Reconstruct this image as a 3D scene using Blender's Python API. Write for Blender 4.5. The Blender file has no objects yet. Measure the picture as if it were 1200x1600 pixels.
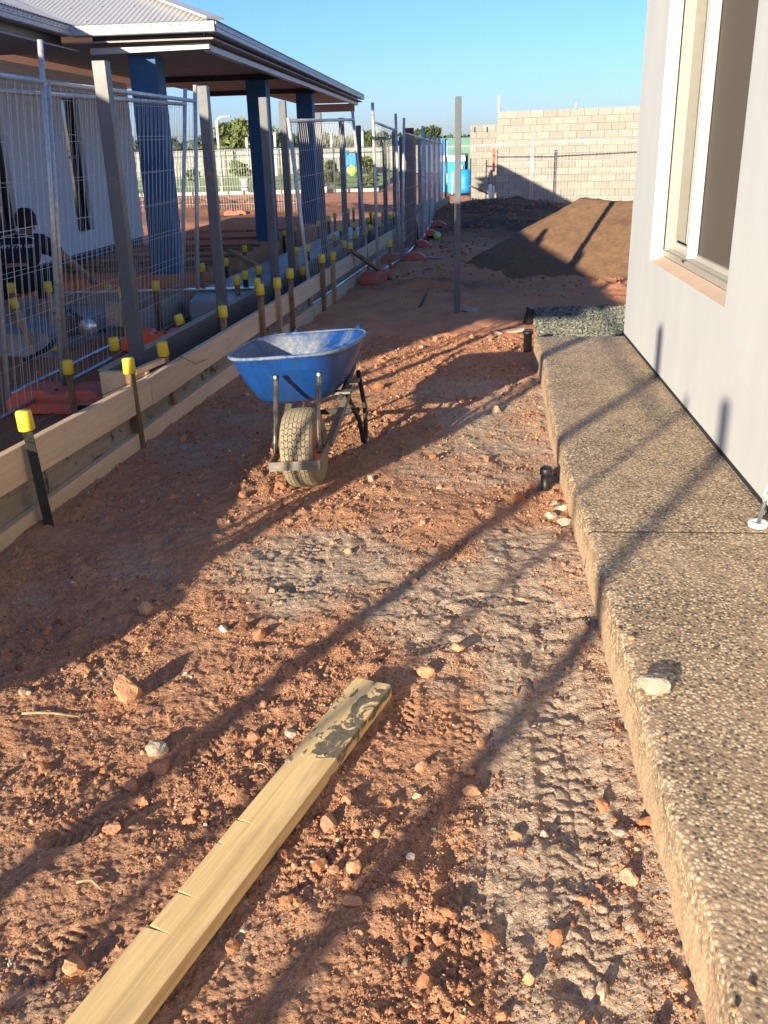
import bpy, bmesh, math, random
import numpy as np
from mathutils import Vector, Matrix, Euler
random.seed(7); rng = np.random.default_rng(11)
S = bpy.context.scene; COL = S.collection
R_ = math.radians

# ------------------------------------------------------------------ camera, sky, sun, exposure
H = 1.6; FPX = 1430.0; CX, CY = 600.0, 800.0
dn = np.array([95, 3620, FPX]); dn /= np.linalg.norm(dn)
vpx = 735.0
yv = -(dn[0]*(vpx-CX)+dn[2]*FPX)/dn[1]
Ya = np.array([vpx-CX, yv, FPX]); Ya /= np.linalg.norm(Ya)
Za = -dn; Xa = np.cross(Ya, Za)
RW = np.array([Xa, Ya, Za])                       # world = RW @ (right, down, forward)
cam = bpy.data.cameras.new('camera'); camo = bpy.data.objects.new('camera', cam); COL.objects.link(camo)
m3 = np.stack([RW[:, 0], -RW[:, 1], -RW[:, 2]], axis=1)
mw = Matrix([list(m3[i]) + [0] for i in range(3)] + [[0, 0, 0, 1]]); mw.translation = Vector((0, 0, H))
camo.matrix_world = mw
cam.sensor_fit = 'VERTICAL'; cam.sensor_height = 24.0; cam.sensor_width = 18.0
cam.lens = 24.0*FPX/1600.0; cam.clip_start = 0.05; cam.clip_end = 2000
S.camera = camo
AZ, EL = R_(28.0), R_(13.3)                       # azimuth towards which shadows fall, sun elevation
w = bpy.data.worlds.new('World'); S.world = w; w.use_nodes = True
nt = w.node_tree; bg = nt.nodes['Background']
sky = nt.nodes.new('ShaderNodeTexSky'); sky.sky_type = 'NISHITA'; sky.sun_disc = False
sky.sun_elevation = EL; sky.sun_rotation = math.pi + AZ
sky.air_density = 1.0; sky.dust_density = 0.7; sky.ozone_density = 8.0
tint = nt.nodes.new('ShaderNodeMix'); tint.data_type = 'RGBA'; tint.blend_type = 'MULTIPLY'; tint.inputs[0].default_value = 1.0
tint.inputs[7].default_value = (1.20, .88, .82, 1)                 # a touch less green, as the camera recorded this sky
nt.links.new(sky.outputs[0], tint.inputs[6]); nt.links.new(tint.outputs[2], bg.inputs[0]); bg.inputs[1].default_value = 0.118
sl = bpy.data.lights.new('sun', 'SUN'); sl.energy = 4.4; sl.angle = R_(0.55); sl.color = (1.0, 0.88, 0.66)
so = bpy.data.objects.new('sun', sl); COL.objects.link(so)
tosun = Vector((-math.sin(AZ)*math.cos(EL), -math.cos(AZ)*math.cos(EL), math.sin(EL)))
so.rotation_euler = tosun.to_track_quat('Z', 'Y').to_euler(); so.location = (-6, -12, 9)
S.view_settings.view_transform = 'Standard'; S.view_settings.look = 'None'
S.view_settings.exposure = 1.36; S.view_settings.gamma = 1.0
S.view_settings.use_curve_mapping = False
S.render.engine = 'CYCLES'

# ------------------------------------------------------------------ helpers
def ray(px, py): return RW @ np.array([px-CX, py-CY, FPX])
def G(px, py, z=0.0):                             # point of a photo position on the level z
    d = ray(px, py); t = (z-H)/d[2]; return np.array([0, 0, H])+t*d
def PY(px, py, Y):                                # point of a photo position at the distance Y
    d = ray(px, py); return np.array([0, 0, H])+d*Y/d[1]
def PX(px, py, X):
    d = ray(px, py); return np.array([0, 0, H])+d*X/d[0]

class MB:
    def __init__(s): s.v = []; s.f = []; s.s = []
    def add(s, vs, fs, sm=False):
        n = len(s.v); s.v += [tuple(map(float, v)) for v in vs]
        s.f += [tuple(i+n for i in f) for f in fs]; s.s += [sm]*len(fs); return s
    def box(s, c, d, rot=None, taper=1.0):
        hx, hy, hz = d[0]/2, d[1]/2, d[2]/2
        vs = []
        for z in (-hz, hz):
            k = taper if z > 0 else 1.0
            vs += [Vector((-hx*k, -hy*k, z)), Vector((hx*k, -hy*k, z)), Vector((hx*k, hy*k, z)), Vector((-hx*k, hy*k, z))]
        if rot is not None:
            m = rot if isinstance(rot, Matrix) else Euler(rot).to_matrix()
            vs = [m @ v for v in vs]
        c = Vector(c); return s.add([v+c for v in vs], [(3, 2, 1, 0), (4, 5, 6, 7), (0, 1, 5, 4), (1, 2, 6, 5), (2, 3, 7, 6), (3, 0, 4, 7)])
    def bar(s, a, b, w, h, up=(0, 0, 1)):          # box from a to b; w across, h along up
        a, b = Vector(a), Vector(b); d = b-a; L = d.length; d.normalize()
        u = Vector(up); x = d.cross(u)
        if x.length < 1e-4: x = d.cross(Vector((0, 1, 0)))
        x.normalize(); u = x.cross(d)
        m = Matrix((x, d, u)).transposed()
        return s.box((a+b)/2, (w, L, h), m)
    def tube(s, pts, r, n=8, cap=True):
        pts = [Vector(p) for p in pts]; k = len(pts)
        rs = r if isinstance(r, (list, tuple)) else [r]*k
        vs = []; prev = None
        for i, p in enumerate(pts):
            t = (pts[min(i+1, k-1)]-pts[max(i-1, 0)]).normalized()
            if prev is None:
                a = t.orthogonal().normalized()
            else:
                a = (prev - t*prev.dot(t)).normalized()
            prev = a; b = t.cross(a)
            for j in range(n):
                q = 2*math.pi*j/n; vs.append(p+(a*math.cos(q)+b*math.sin(q))*rs[i])
        fs = [(i*n+j, i*n+(j+1) % n, (i+1)*n+(j+1) % n, (i+1)*n+j) for i in range(k-1) for j in range(n)]
        s.add(vs, fs, n > 5)
        if cap:
            base = len(s.v)-len(vs)
            s.f += [tuple(base+j for j in reversed(range(n))), tuple(base+(k-1)*n+j for j in range(n))]; s.s += [False, False]
        return s
    def lathe(s, prof, n=16, c=(0, 0, 0), M=None, cap=True):
        vs = []; c = Vector(c)
        for r, z in prof:
            for j in range(n):
                q = 2*math.pi*j/n; v = Vector((r*math.cos(q), r*math.sin(q), z))
                if M is not None: v = M @ v
                vs.append(v+c)
        k = len(prof)
        fs = [(i*n+j, i*n+(j+1) % n, (i+1)*n+(j+1) % n, (i+1)*n+j) for i in range(k-1) for j in range(n)]
        s.add(vs, fs, True)
        if cap:
            b = len(s.v)-len(vs)
            s.f += [tuple(b+j for j in reversed(range(n))), tuple(b+(k-1)*n+j for j in range(n))]; s.s += [False, False]
        return s
    def poly(s, pts): return s.add(pts, [tuple(range(len(pts)))])
    def prism(s, pts, ext):                        # polygon extruded by a vector
        pts = [Vector(p) for p in pts]; e = Vector(ext); n = len(pts)
        fs = [tuple(reversed(range(n))), tuple(range(n, 2*n))]+[(i, (i+1) % n, n+(i+1) % n, n+i) for i in range(n)]
        return s.add(pts+[p+e for p in pts], fs)

rootloc = {}
def obj(name, mb, m, parent=None, bevel=0, kind=None, label=None, cat=None, group=None, local=False):
    me = bpy.data.meshes.new(name)
    off = Vector((0, 0, 0))
    if parent is not None and not local: off = rootloc.get(parent.name, off)
    vs = [(v[0]-off[0], v[1]-off[1], v[2]-off[2]) for v in mb.v]
    me.from_pydata(vs, [], mb.f); me.polygons.foreach_set('use_smooth', mb.s); me.update()
    if m is not None: me.materials.append(m)
    o = bpy.data.objects.new(name, me); COL.objects.link(o)
    if parent is not None: o.parent = parent; rootloc[o.name] = off if not local else Vector((0, 0, 0))
    else: rootloc[o.name] = Vector((0, 0, 0))
    if bevel:
        b = o.modifiers.new('bevel', 'BEVEL'); b.width = bevel; b.segments = 2; b.limit_method = 'ANGLE'
    if kind: o['kind'] = kind
    tag(o, label, cat, group); return o
def tag(o, label=None, cat=None, group=None):
    if label: o['label'] = label
    if cat: o['category'] = cat
    if group: o['group'] = group
    return o
def thing(name, loc, label, cat, group=None, rot=None):
    o = bpy.data.objects.new(name, None); COL.objects.link(o); o.location = loc; o.empty_display_size = .1
    rootloc[o.name] = Vector(loc)
    if rot: o.rotation_euler = rot
    return tag(o, label, cat, group)
def copy_tree(o, parent=None):
    c = o.copy(); COL.objects.link(c); c.parent = parent
    for ch in [x for x in o.children]: copy_tree(ch, c)
    return c
def place(proto, first, loc, rot=(0, 0, 0), label=None, group=None, scale=None):
    o = proto if first else copy_tree(proto)
    o.location = loc; o.rotation_euler = rot
    if label: o['label'] = label
    if group: o['group'] = group
    if scale: o.scale = scale
    return o
def np_mesh(name, V, F, m, smooth=True, attrs=None, **kw):
    me = bpy.data.meshes.new(name); n = len(V); F = np.asarray(F, dtype=np.int32); k = F.shape[1]
    me.vertices.add(n); me.vertices.foreach_set('co', np.asarray(V, dtype=np.float32).ravel())
    me.loops.add(F.size); me.loops.foreach_set('vertex_index', F.ravel())
    me.polygons.add(len(F)); me.polygons.foreach_set('loop_start', np.arange(0, F.size, k, dtype=np.int32))
    me.polygons.foreach_set('use_smooth', np.full(len(F), smooth))
    me.update(calc_edges=True)
    for nm, a in (attrs or {}).items():
        at = me.attributes.new(nm, 'FLOAT', 'POINT'); at.data.foreach_set('value', np.asarray(a, dtype=np.float32).ravel())
    me.materials.append(m)
    o = bpy.data.objects.new(name, me)
    if kw.get('parent') is not None: o.parent = kw['parent']
    COL.objects.link(o)
    if kw.get('kind'): o['kind'] = kw['kind']
    rootloc[o.name] = Vector((0, 0, 0))
    return tag(o, kw.get('label'), kw.get('cat'), kw.get('group'))

# ------------------------------------------------------------------ materials
def newmat(name):
    m = bpy.data.materials.new(name); m.use_nodes = True
    return m, m.node_tree, m.node_tree.nodes['Principled BSDF']
def N(nt, t, **k):
    n = nt.nodes.new(t)
    for a, b in k.items():
        if a in n.inputs: n.inputs[a].default_value = b
        else: setattr(n, a, b)
    return n
def c4(c): return (c[0], c[1], c[2], 1)
def mixc(nt, fac, a, b, blend='MIX'):
    n = nt.nodes.new('ShaderNodeMix'); n.data_type = 'RGBA'; n.blend_type = blend
    for i, x in ((0, fac), (6, a), (7, b)):
        if hasattr(x, 'node'): nt.links.new(x, n.inputs[i])
        elif i == 0: n.inputs[0].default_value = x
        else: n.inputs[i].default_value = c4(x)
    return n.outputs[2]
def ramp(nt, x, p0, p1, c0=(0, 0, 0), c1=(1, 1, 1)):
    r = nt.nodes.new('ShaderNodeValToRGB'); r.color_ramp.elements[0].position = p0; r.color_ramp.elements[1].position = p1
    r.color_ramp.elements[0].color = c4(c0); r.color_ramp.elements[1].color = c4(c1)
    nt.links.new(x, r.inputs[0]); return r.outputs[0]
def noise(nt, co, scale, detail=4, rough=.55, dist=0, sc3=None):
    if sc3:
        mp = nt.nodes.new('ShaderNodeMapping'); mp.inputs['Scale'].default_value = sc3
        nt.links.new(co, mp.inputs[0]); co = mp.outputs[0]
    n = N(nt, 'ShaderNodeTexNoise', Scale=scale, Detail=detail, Roughness=rough, Distortion=dist)
    nt.links.new(co, n.inputs['Vector']); return n.outputs[0]
def simple(name, c1, c2=None, scale=8, rough=.6, metal=0, bump=0, bscale=60, sc3=None, rand=0, dirt=None, dirtamt=.5, dirtscale=3, world=False, spec=.5):
    m, nt, b = newmat(name)
    tc = N(nt, 'ShaderNodeTexCoord')
    co = tc.outputs['Object']
    if world: co = N(nt, 'ShaderNodeNewGeometry').outputs['Position']
    col = None
    f = noise(nt, co, scale, 5, .6, 0, sc3)
    col = mixc(nt, ramp(nt, f, .33, .67), c1, c2 or c1)
    if dirt:
        d = noise(nt, co, dirtscale, 6, .65, .3)
        col = mixc(nt, ramp(nt, d, 1-dirtamt-.1, 1-dirtamt+.15), col, dirt)
    if rand:
        oi = N(nt, 'ShaderNodeObjectInfo'); mr = N(nt, 'ShaderNodeMapRange')
        mr.inputs[3].default_value = 1-rand; mr.inputs[4].default_value = 1+rand
        nt.links.new(oi.outputs['Random'], mr.inputs[0])
        hs = N(nt, 'ShaderNodeHueSaturation'); nt.links.new(mr.outputs[0], hs.inputs['Value']); nt.links.new(col, hs.inputs['Color']); col = hs.outputs[0]
    nt.links.new(col, b.inputs['Base Color'])
    b.inputs['Metallic'].default_value = metal; b.inputs['Specular IOR Level'].default_value = spec
    rr = N(nt, 'ShaderNodeMapRange'); rr.inputs[3].default_value = max(.05, rough-.12); rr.inputs[4].default_value = min(1, rough+.12)
    nt.links.new(f, rr.inputs[0]); nt.links.new(rr.outputs[0], b.inputs['Roughness'])
    if bump:
        bn = noise(nt, co, bscale, 5, .6, 0, sc3); bm = N(nt, 'ShaderNodeBump', Strength=bump, Distance=.01)
        nt.links.new(bn, bm.inputs['Height']); nt.links.new(bm.outputs[0], b.inputs['Normal'])
    return m

RED1, RED2, SAND, DARKS = (.62, .325, .185), (.46, .215, .12), (.70, .54, .41), (.11, .062, .04)
def soil_mat():
    m, nt, b = newmat('soil'); co = N(nt, 'ShaderNodeNewGeometry').outputs['Position']
    a1 = N(nt, 'ShaderNodeAttribute', attribute_name='sand'); a2 = N(nt, 'ShaderNodeAttribute', attribute_name='dark')
    n1 = noise(nt, co, 3, 6, .65); n2 = noise(nt, co, 45, 5, .7); n3 = noise(nt, co, 260, 3, .6)
    red = mixc(nt, ramp(nt, n1, .35, .65), RED1, RED2)
    red = mixc(nt, ramp(nt, n2, .38, .7), red, (.58, .33, .20))
    red = mixc(nt, ramp(nt, n2, .64, .74), red, (.26, .10, .055))
    sand = mixc(nt, ramp(nt, n2, .35, .65), SAND, (.40, .28, .18))
    mx = N(nt, 'ShaderNodeMath', operation='ADD'); nt.links.new(a1.outputs['Fac'], mx.inputs[0])
    nn = N(nt, 'ShaderNodeMath', operation='MULTIPLY_ADD'); nt.links.new(n2, nn.inputs[0]); nn.inputs[1].default_value = .9; nn.inputs[2].default_value = -.45
    nt.links.new(nn.outputs[0], mx.inputs[1])
    col = mixc(nt, ramp(nt, mx.outputs[0], .3, .75), red, sand)
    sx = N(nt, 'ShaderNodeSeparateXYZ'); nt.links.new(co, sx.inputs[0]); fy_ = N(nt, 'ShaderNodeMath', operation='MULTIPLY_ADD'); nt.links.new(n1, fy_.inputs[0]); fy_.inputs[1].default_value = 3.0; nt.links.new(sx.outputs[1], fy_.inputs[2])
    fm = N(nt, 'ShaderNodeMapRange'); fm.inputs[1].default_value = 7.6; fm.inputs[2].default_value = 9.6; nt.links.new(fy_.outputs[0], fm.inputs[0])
    col = mixc(nt, fm.outputs[0], col, mixc(nt, ramp(nt, n1, .35, .65), (.84, .38, .19), (.68, .285, .145)))  # redder dirt further back, its colour also brightened to lift the shade there
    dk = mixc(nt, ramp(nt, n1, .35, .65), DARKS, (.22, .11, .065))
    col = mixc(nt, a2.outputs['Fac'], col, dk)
    col = mixc(nt, ramp(nt, n3, .3, .7), mixc(nt, .65, col, (.55, .55, .55), 'MULTIPLY'), col)
    nt.links.new(col, b.inputs['Base Color']); b.inputs['Roughness'].default_value = .95; b.inputs['Specular IOR Level'].default_value = .15
    v = N(nt, 'ShaderNodeTexVoronoi', Scale=130.0); nt.links.new(co, v.inputs['Vector'])
    sm = N(nt, 'ShaderNodeMath', operation='ADD'); nt.links.new(v.outputs['Distance'], sm.inputs[0]); nt.links.new(noise(nt, co, 320, 4, .7), sm.inputs[1])
    b1 = N(nt, 'ShaderNodeBump', Strength=.7, Distance=.006); nt.links.new(sm.outputs[0], b1.inputs['Height'])
    b2 = N(nt, 'ShaderNodeBump', Strength=.6, Distance=.03); nt.links.new(noise(nt, co, 28, 7, .7), b2.inputs['Height']); nt.links.new(b1.outputs[0], b2.inputs['Normal'])
    nt.links.new(b2.outputs[0], b.inputs['Normal']); return m
def pebble_mat():
    m, nt, b = newmat('pebbles'); a = N(nt, 'ShaderNodeAttribute', attribute_name='tone')
    r = nt.nodes.new('ShaderNodeValToRGB'); e = r.color_ramp.elements
    e[0].position = 0; e[0].color = (.13, .06, .035, 1); e[1].position = 1; e[1].color = (.62, .55, .46, 1)
    for p, c in ((.15, (.32, .15, .08, 1)), (.45, (.48, .23, .125, 1)), (.7, (.54, .31, .19, 1)), (.88, (.50, .37, .26, 1))):
        x = e.new(p); x.color = c
    nt.links.new(a.outputs['Fac'], r.inputs[0])
    co = N(nt, 'ShaderNodeNewGeometry').outputs['Position']
    col = mixc(nt, ramp(nt, noise(nt, co, 200, 4, .7), .3, .7), mixc(nt, .7, r.outputs[0], (.6, .55, .5), 'MULTIPLY'), r.outputs[0])
    nt.links.new(col, b.inputs['Base Color']); b.inputs['Roughness'].default_value = .92; b.inputs['Specular IOR Level'].default_value = .15
    bm = N(nt, 'ShaderNodeBump', Strength=.4, Distance=.003); nt.links.new(noise(nt, co, 400, 3, .7), bm.inputs['Height']); nt.links.new(bm.outputs[0], b.inputs['Normal'])
    return m
def stone_mat(name, c1, c2):
    return simple(name, c1, c2, 30, .9, bump=.6, bscale=120, dirt=tuple(x*.6 for x in c1), dirtamt=.35, dirtscale=40, world=True, spec=.2)
def agg_mat():
    m, nt, b = newmat('exposed_aggregate'); co = N(nt, 'ShaderNodeNewGeometry').outputs['Position']
    mp = N(nt, 'ShaderNodeMapping'); mp.inputs['Scale'].default_value = (1, .85, 1); nt.links.new(co, mp.inputs[0])
    v = N(nt, 'ShaderNodeTexVoronoi', Scale=100.0, Randomness=1.0); nt.links.new(mp.outputs[0], v.inputs['Vector'])
    sep = N(nt, 'ShaderNodeSeparateColor'); nt.links.new(v.outputs['Color'], sep.inputs[0])
    r = nt.nodes.new('ShaderNodeValToRGB'); e = r.color_ramp.elements; r.color_ramp.interpolation = 'CONSTANT'
    e[0].position = 0; e[0].color = (.07, .06, .055, 1); e[1].position = .12; e[1].color = (.34, .26, .19, 1)
    for p, c in ((.3, (.56, .43, .27, 1)), (.52, (.68, .53, .34, 1)), (.7, (.46, .32, .19, 1)), (.86, (.72, .60, .42, 1))):
        x = e.new(p); x.color = c
    nt.links.new(sep.outputs[0], r.inputs[0])
    pn = noise(nt, co, 5, 5, .65); dsel = N(nt, 'ShaderNodeMath', operation='MULTIPLY'); nt.links.new(sep.outputs[2], dsel.inputs[0]); nt.links.new(pn, dsel.inputs[1])
    rock_ = mixc(nt, ramp(nt, dsel.outputs[0], .40, .42), r.outputs[0], (.085, .07, .06))
    mor = ramp(nt, v.outputs['Distance'], .42, .60)
    col = mixc(nt, mor, rock_, (.28, .20, .125))
    big = noise(nt, co, 2.2, 5, .6)
    col = mixc(nt, ramp(nt, big, .4, .75), col, mixc(nt, .55, col, (.55, .38, .24)))
    sz = N(nt, 'ShaderNodeSeparateXYZ'); nt.links.new(co, sz.inputs[0]); zz_ = N(nt, 'ShaderNodeMath', operation='MULTIPLY_ADD'); nt.links.new(noise(nt, co, 7, 6, .7), zz_.inputs[0]); zz_.inputs[1].default_value = -.20; nt.links.new(sz.outputs[2], zz_.inputs[2])
    col = mixc(nt, ramp(nt, zz_.outputs[0], .0, .05, (.8, .8, .8), (0, 0, 0)), col, (.52, .36, .23))
    nt.links.new(col, b.inputs['Base Color']); b.inputs['Roughness'].default_value = .8; b.inputs['Specular IOR Level'].default_value = .3
    inv = N(nt, 'ShaderNodeMath', operation='SUBTRACT'); inv.inputs[0].default_value = 1; nt.links.new(v.outputs['Distance'], inv.inputs[1])
    ad = N(nt, 'ShaderNodeMath', operation='ADD'); nt.links.new(inv.outputs[0], ad.inputs[0]); nt.links.new(sep.outputs[1], ad.inputs[1])
    bm = N(nt, 'ShaderNodeBump', Strength=.5, Distance=.004); nt.links.new(ad.outputs[0], bm.inputs['Height']); nt.links.new(bm.outputs[0], b.inputs['Normal'])
    return m
def wood_mat(name, c1, c2, grain=(1, .06, 1), stain=None, stainamt=.3, stainscale=4, rand=.12, rough=.75):
    m, nt, b = newmat(name); co = N(nt, 'ShaderNodeTexCoord').outputs['Object']
    g = noise(nt, co, 60, 5, .65, .4, grain); g2 = noise(nt, co, 9, 3, .5, .2, grain)
    col = mixc(nt, ramp(nt, g, .3, .7), c1, c2); col = mixc(nt, ramp(nt, g2, .45, .75), col, tuple(x*.72 for x in c1))
    if stain:
        col = mixc(nt, ramp(nt, noise(nt, co, stainscale, 7, .7, .5), 1-stainamt-.05, 1-stainamt+.05), col, stain)
    oi = N(nt, 'ShaderNodeObjectInfo'); mr = N(nt, 'ShaderNodeMapRange'); mr.inputs[3].default_value = 1-rand; mr.inputs[4].default_value = 1+rand
    nt.links.new(oi.outputs['Random'], mr.inputs[0]); hs = N(nt, 'ShaderNodeHueSaturation')
    nt.links.new(mr.outputs[0], hs.inputs['Value']); nt.links.new(col, hs.inputs['Color'])
    nt.links.new(hs.outputs[0], b.inputs['Base Color']); b.inputs['Roughness'].default_value = rough; b.inputs['Specular IOR Level'].default_value = .3
    bm = N(nt, 'ShaderNodeBump', Strength=.3, Distance=.003); nt.links.new(g, bm.inputs['Height']); nt.links.new(bm.outputs[0], b.inputs['Normal'])
    return m
M = {}
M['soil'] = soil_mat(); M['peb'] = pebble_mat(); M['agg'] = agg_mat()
M['stone_red'] = stone_mat('red_stone', (.46, .235, .14), (.36, .18, .11)); M['stone_grey'] = stone_mat('pale_stone', (.50, .42, .33), (.36, .27, .2))
M['stone_orange'] = stone_mat('orange_stone', (.58, .31, .17), (.47, .24, .13))
M['pile'] = simple('heaped_sandy_soil', (.22, .13, .075), (.16, .095, .055), 14, .97, bump=.8, bscale=30, world=True, spec=.1)
M['galv'] = simple('galvanised_steel', (.66, .65, .62), (.46, .46, .46), 25, .42, metal=.35, dirt=(.30, .24, .19), dirtamt=.35, dirtscale=18)
M['galv_blue'] = simple('bright_galvanised_steel', (.68, .72, .78), (.5, .54, .6), 25, .28, metal=.9)
M['wire'] = simple('galvanised_wire', (.66, .65, .62), (.5, .5, .5), 25, .5, metal=.1)
M['postgrey'] = simple('grey_painted_post', (.10, .105, .115), (.075, .08, .09), 6, .45, dirt=(.30, .22, .17), dirtamt=.3, dirtscale=5)
M['yellow'] = simple('yellow_plastic_cap', (.80, .58, .05), (.72, .50, .04), 20, .5, rand=.12, dirt=(.40, .28, .10), dirtamt=.26, dirtscale=14)
M['orange'] = simple('orange_plastic', (.88, .13, .03), (.8, .11, .03), 10, .5, dirt=(.40, .12, .07), dirtamt=.35, dirtscale=7)
M['redfoot'] = simple('faded_red_plastic', (.62, .13, .075), (.52, .11, .07), 10, .6, dirt=(.42, .17, .11), dirtamt=.4, dirtscale=7)
M['black'] = simple('black_plastic', (.012, .012, .013), (.02, .02, .02), 20, .45)
M['stakeblack'] = simple('black_painted_timber', (.014, .013, .012), (.03, .026, .022), 20, .6, bump=.3)
M['formwood'] = wood_mat('formwork_timber', (.74, .54, .35), (.62, .44, .27), stain=(.42, .34, .26), stainamt=.34, stainscale=5)
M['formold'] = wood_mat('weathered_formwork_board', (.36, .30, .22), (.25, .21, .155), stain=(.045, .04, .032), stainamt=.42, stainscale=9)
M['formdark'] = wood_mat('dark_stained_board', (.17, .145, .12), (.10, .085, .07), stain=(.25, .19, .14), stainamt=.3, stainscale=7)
M['stakewood'] = wood_mat('stake_timber', (.33, .20, .115), (.20, .12, .07), grain=(1, 1, .06), stain=(.09, .055, .035), stainamt=.42, stainscale=9, rand=.3)
M['stakepale'] = wood_mat('pale_stake_timber', (.48, .34, .20), (.38, .26, .15), grain=(1, 1, .06), stain=(.13, .08, .05), stainamt=.34, stainscale=9)
M['greywood'] = wood_mat('grey_old_board', (.36, .31, .25), (.27, .23, .19), stain=(.30, .20, .14), stainamt=.35, rand=.2)
M['render'] = simple('grey_cement_render', (.49, .505, .515), (.44, .455, .465), 2, .85, bump=.12, bscale=40, world=True, sc3=(1, 1, .35), spec=.2)
M['renderw'] = simple('pale_render', (.60, .59, .53), (.56, .55, .50), 5, .8, world=True)
M['sill'] = simple('buff_render_sill', (.60, .44, .32), (.54, .39, .28), 8, .85, world=True)
M['alu'] = simple('pale_aluminium_frame', (.52, .50, .45), (.47, .45, .41), 14, .4, spec=.5)
M['dgap'] = simple('black_joint_filler', (.01, .01, .01), None, 8, .9)
M['wallw'] = simple('white_painted_render', (.80, .80, .81), (.74, .74, .76), 3, .85, world=True)
M['navy'] = simple('blue_painted_render', (.035, .12, .24), (.03, .10, .21), 3, .7, world=True)
M['navyd'] = simple('dark_blue_plinth_paint', (.012, .035, .075), None, 3, .8)
M['soffit'] = simple('soffit_lining', (.40, .33, .30), (.36, .30, .27), 3, .8, world=True)
M['gutter'] = simple('grey_gutter', (.46, .46, .46), (.40, .40, .41), 5, .4)
M['gutterw'] = simple('pale_fascia', (.55, .54, .52), (.5, .49, .47), 5, .45)
M['roof'] = simple('corrugated_roof_steel', (.55, .53, .50), (.50, .48, .46), 3, .4, metal=.15)
M['darkmetal'] = simple('black_painted_metal', (.02, .02, .022), (.03, .03, .03), 12, .4)
M['rustbeam'] = simple('red_oxide_steel', (.20, .075, .04), (.13, .05, .03), 6, .7, bump=.2)
M['fl_white'] = simple('white_plastic', (.75, .74, .70), (.65, .64, .6), 8, .5)
M['marker'] = simple('orange_red_paint', (.75, .09, .03), None, 5, .6)
M['grass'] = simple('mown_grass', (.27, .38, .09), (.32, .42, .13), 1.5, .9, bump=.5, bscale=30, world=True)
M['kerb'] = simple('concrete_kerb', (.48, .45, .40), (.40, .37, .33), 5, .85)
M['farfence'] = simple('pale_sheet_fence', (.24, .25, .21), (.20, .21, .18), 3, .7)
M['blue'] = simple('bright_blue_paint', (.01, .25, .72), (.012, .22, .62), 3, .5)
M['tankblue'] = simple('blue_site_toilet_plastic', (.01, .33, .70), (.01, .29, .62), 3, .5)
M['cloth'] = simple('navy_shirt_cloth', (.008, .010, .018), (.012, .014, .024), 30, .9, bump=.3, bscale=25)
M['trouser'] = simple('dark_work_trousers', (.007, .007, .009), (.012, .012, .014), 30, .9, bump=.3, bscale=25)
M['skin'] = simple('tanned_skin', (.36, .19, .12), (.32, .16, .1), 20, .55)
M['hair'] = simple('black_hair', (.01, .008, .007), None, 60, .7, bump=.5)
M['boot'] = simple('tan_work_boot', (.30, .20, .11), (.22, .14, .08), 20, .8)
def leafmat(name, a, b_):
    m = simple(name, a, b_, .8, .7, world=True, rand=0); b = m.node_tree.nodes['Principled BSDF']; return m
M['leaf1'] = leafmat('olive_foliage', (.15, .18, .055), (.09, .115, .035))
M['leaf2'] = leafmat('dark_foliage', (.07, .10, .032), (.04, .065, .02))
M['leaf3'] = leafmat('fresh_green_foliage', (.10, .16, .03), (.07, .12, .025))
M['bark'] = simple('tree_bark', (.14, .105, .075), (.09, .07, .05), 12, .9, bump=.5)
def block_mat():
    return simple('concrete_block', (.30, .28, .245), (.25, .235, .205), 20, .92, bump=.4, bscale=70, rand=.10, world=True, spec=.2)
M['block'] = block_mat(); M['mortar'] = simple('mortar', (.20, .175, .14), (.17, .15, .12), 30, .95, bump=.4, world=True)
def glass_mat(name, tint, rough=.02):
    m, nt, b = newmat(name); b.inputs['Base Color'].default_value = c4(tint); b.inputs['Roughness'].default_value = rough
    b.inputs['Specular IOR Level'].default_value = 1.0; b.inputs['Metallic'].default_value = 0.0; b.inputs['Coat Weight'].default_value = .6; b.inputs['Coat Roughness'].default_value = .01
    return m
M['glass'] = glass_mat('window_glass', (.02, .025, .03)); M['darkglass'] = glass_mat('dark_window_glass', (.006, .006, .008), .08)
M['screen'] = simple('fly_screen_mesh', (.085, .07, .055), (.11, .09, .07), 250, .75, bump=.3, bscale=900)
def tray_mat():
    m, nt, b = newmat('scuffed_blue_steel'); co = N(nt, 'ShaderNodeTexCoord').outputs['Object']
    col = mixc(nt, ramp(nt, noise(nt, co, 5, 5, .6), .35, .65), (.008, .062, .25), (.010, .045, .17))
    at = N(nt, 'ShaderNodeAttribute', attribute_name='cem')          # dried cement inside the tray and along the lip
    a = N(nt, 'ShaderNodeMath', operation='MULTIPLY_ADD'); nt.links.new(noise(nt, co, 6, 6, .6, .5, (1, 1, .45)), a.inputs[0]); a.inputs[1].default_value = .8
    hf = N(nt, 'ShaderNodeMath', operation='MULTIPLY'); nt.links.new(at.outputs['Fac'], hf.inputs[0]); hf.inputs[1].default_value = .5
    nt.links.new(hf.outputs[0], a.inputs[2])
    f = ramp(nt, a.outputs[0], .54, .80)
    col = mixc(nt, f, col, mixc(nt, ramp(nt, noise(nt, co, 60, 3, .6), .35, .65), (.15, .19, .24), (.29, .30, .29)))
    sp = ramp(nt, noise(nt, co, 55, 5, .75), .66, .70)
    col = mixc(nt, mixc(nt, .55, (0, 0, 0), sp), col, (.34, .40, .48))
    nt.links.new(col, b.inputs['Base Color'])
    rr = N(nt, 'ShaderNodeMapRange'); rr.inputs[3].default_value = .32; rr.inputs[4].default_value = .85; nt.links.new(f, rr.inputs[0]); nt.links.new(rr.outputs[0], b.inputs['Roughness'])
    bm = N(nt, 'ShaderNodeBump', Strength=.15, Distance=.004); nt.links.new(noise(nt, co, 30, 4, .6), bm.inputs['Height']); nt.links.new(bm.outputs[0], b.inputs['Normal'])
    return m
M['tray'] = tray_mat()
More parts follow.
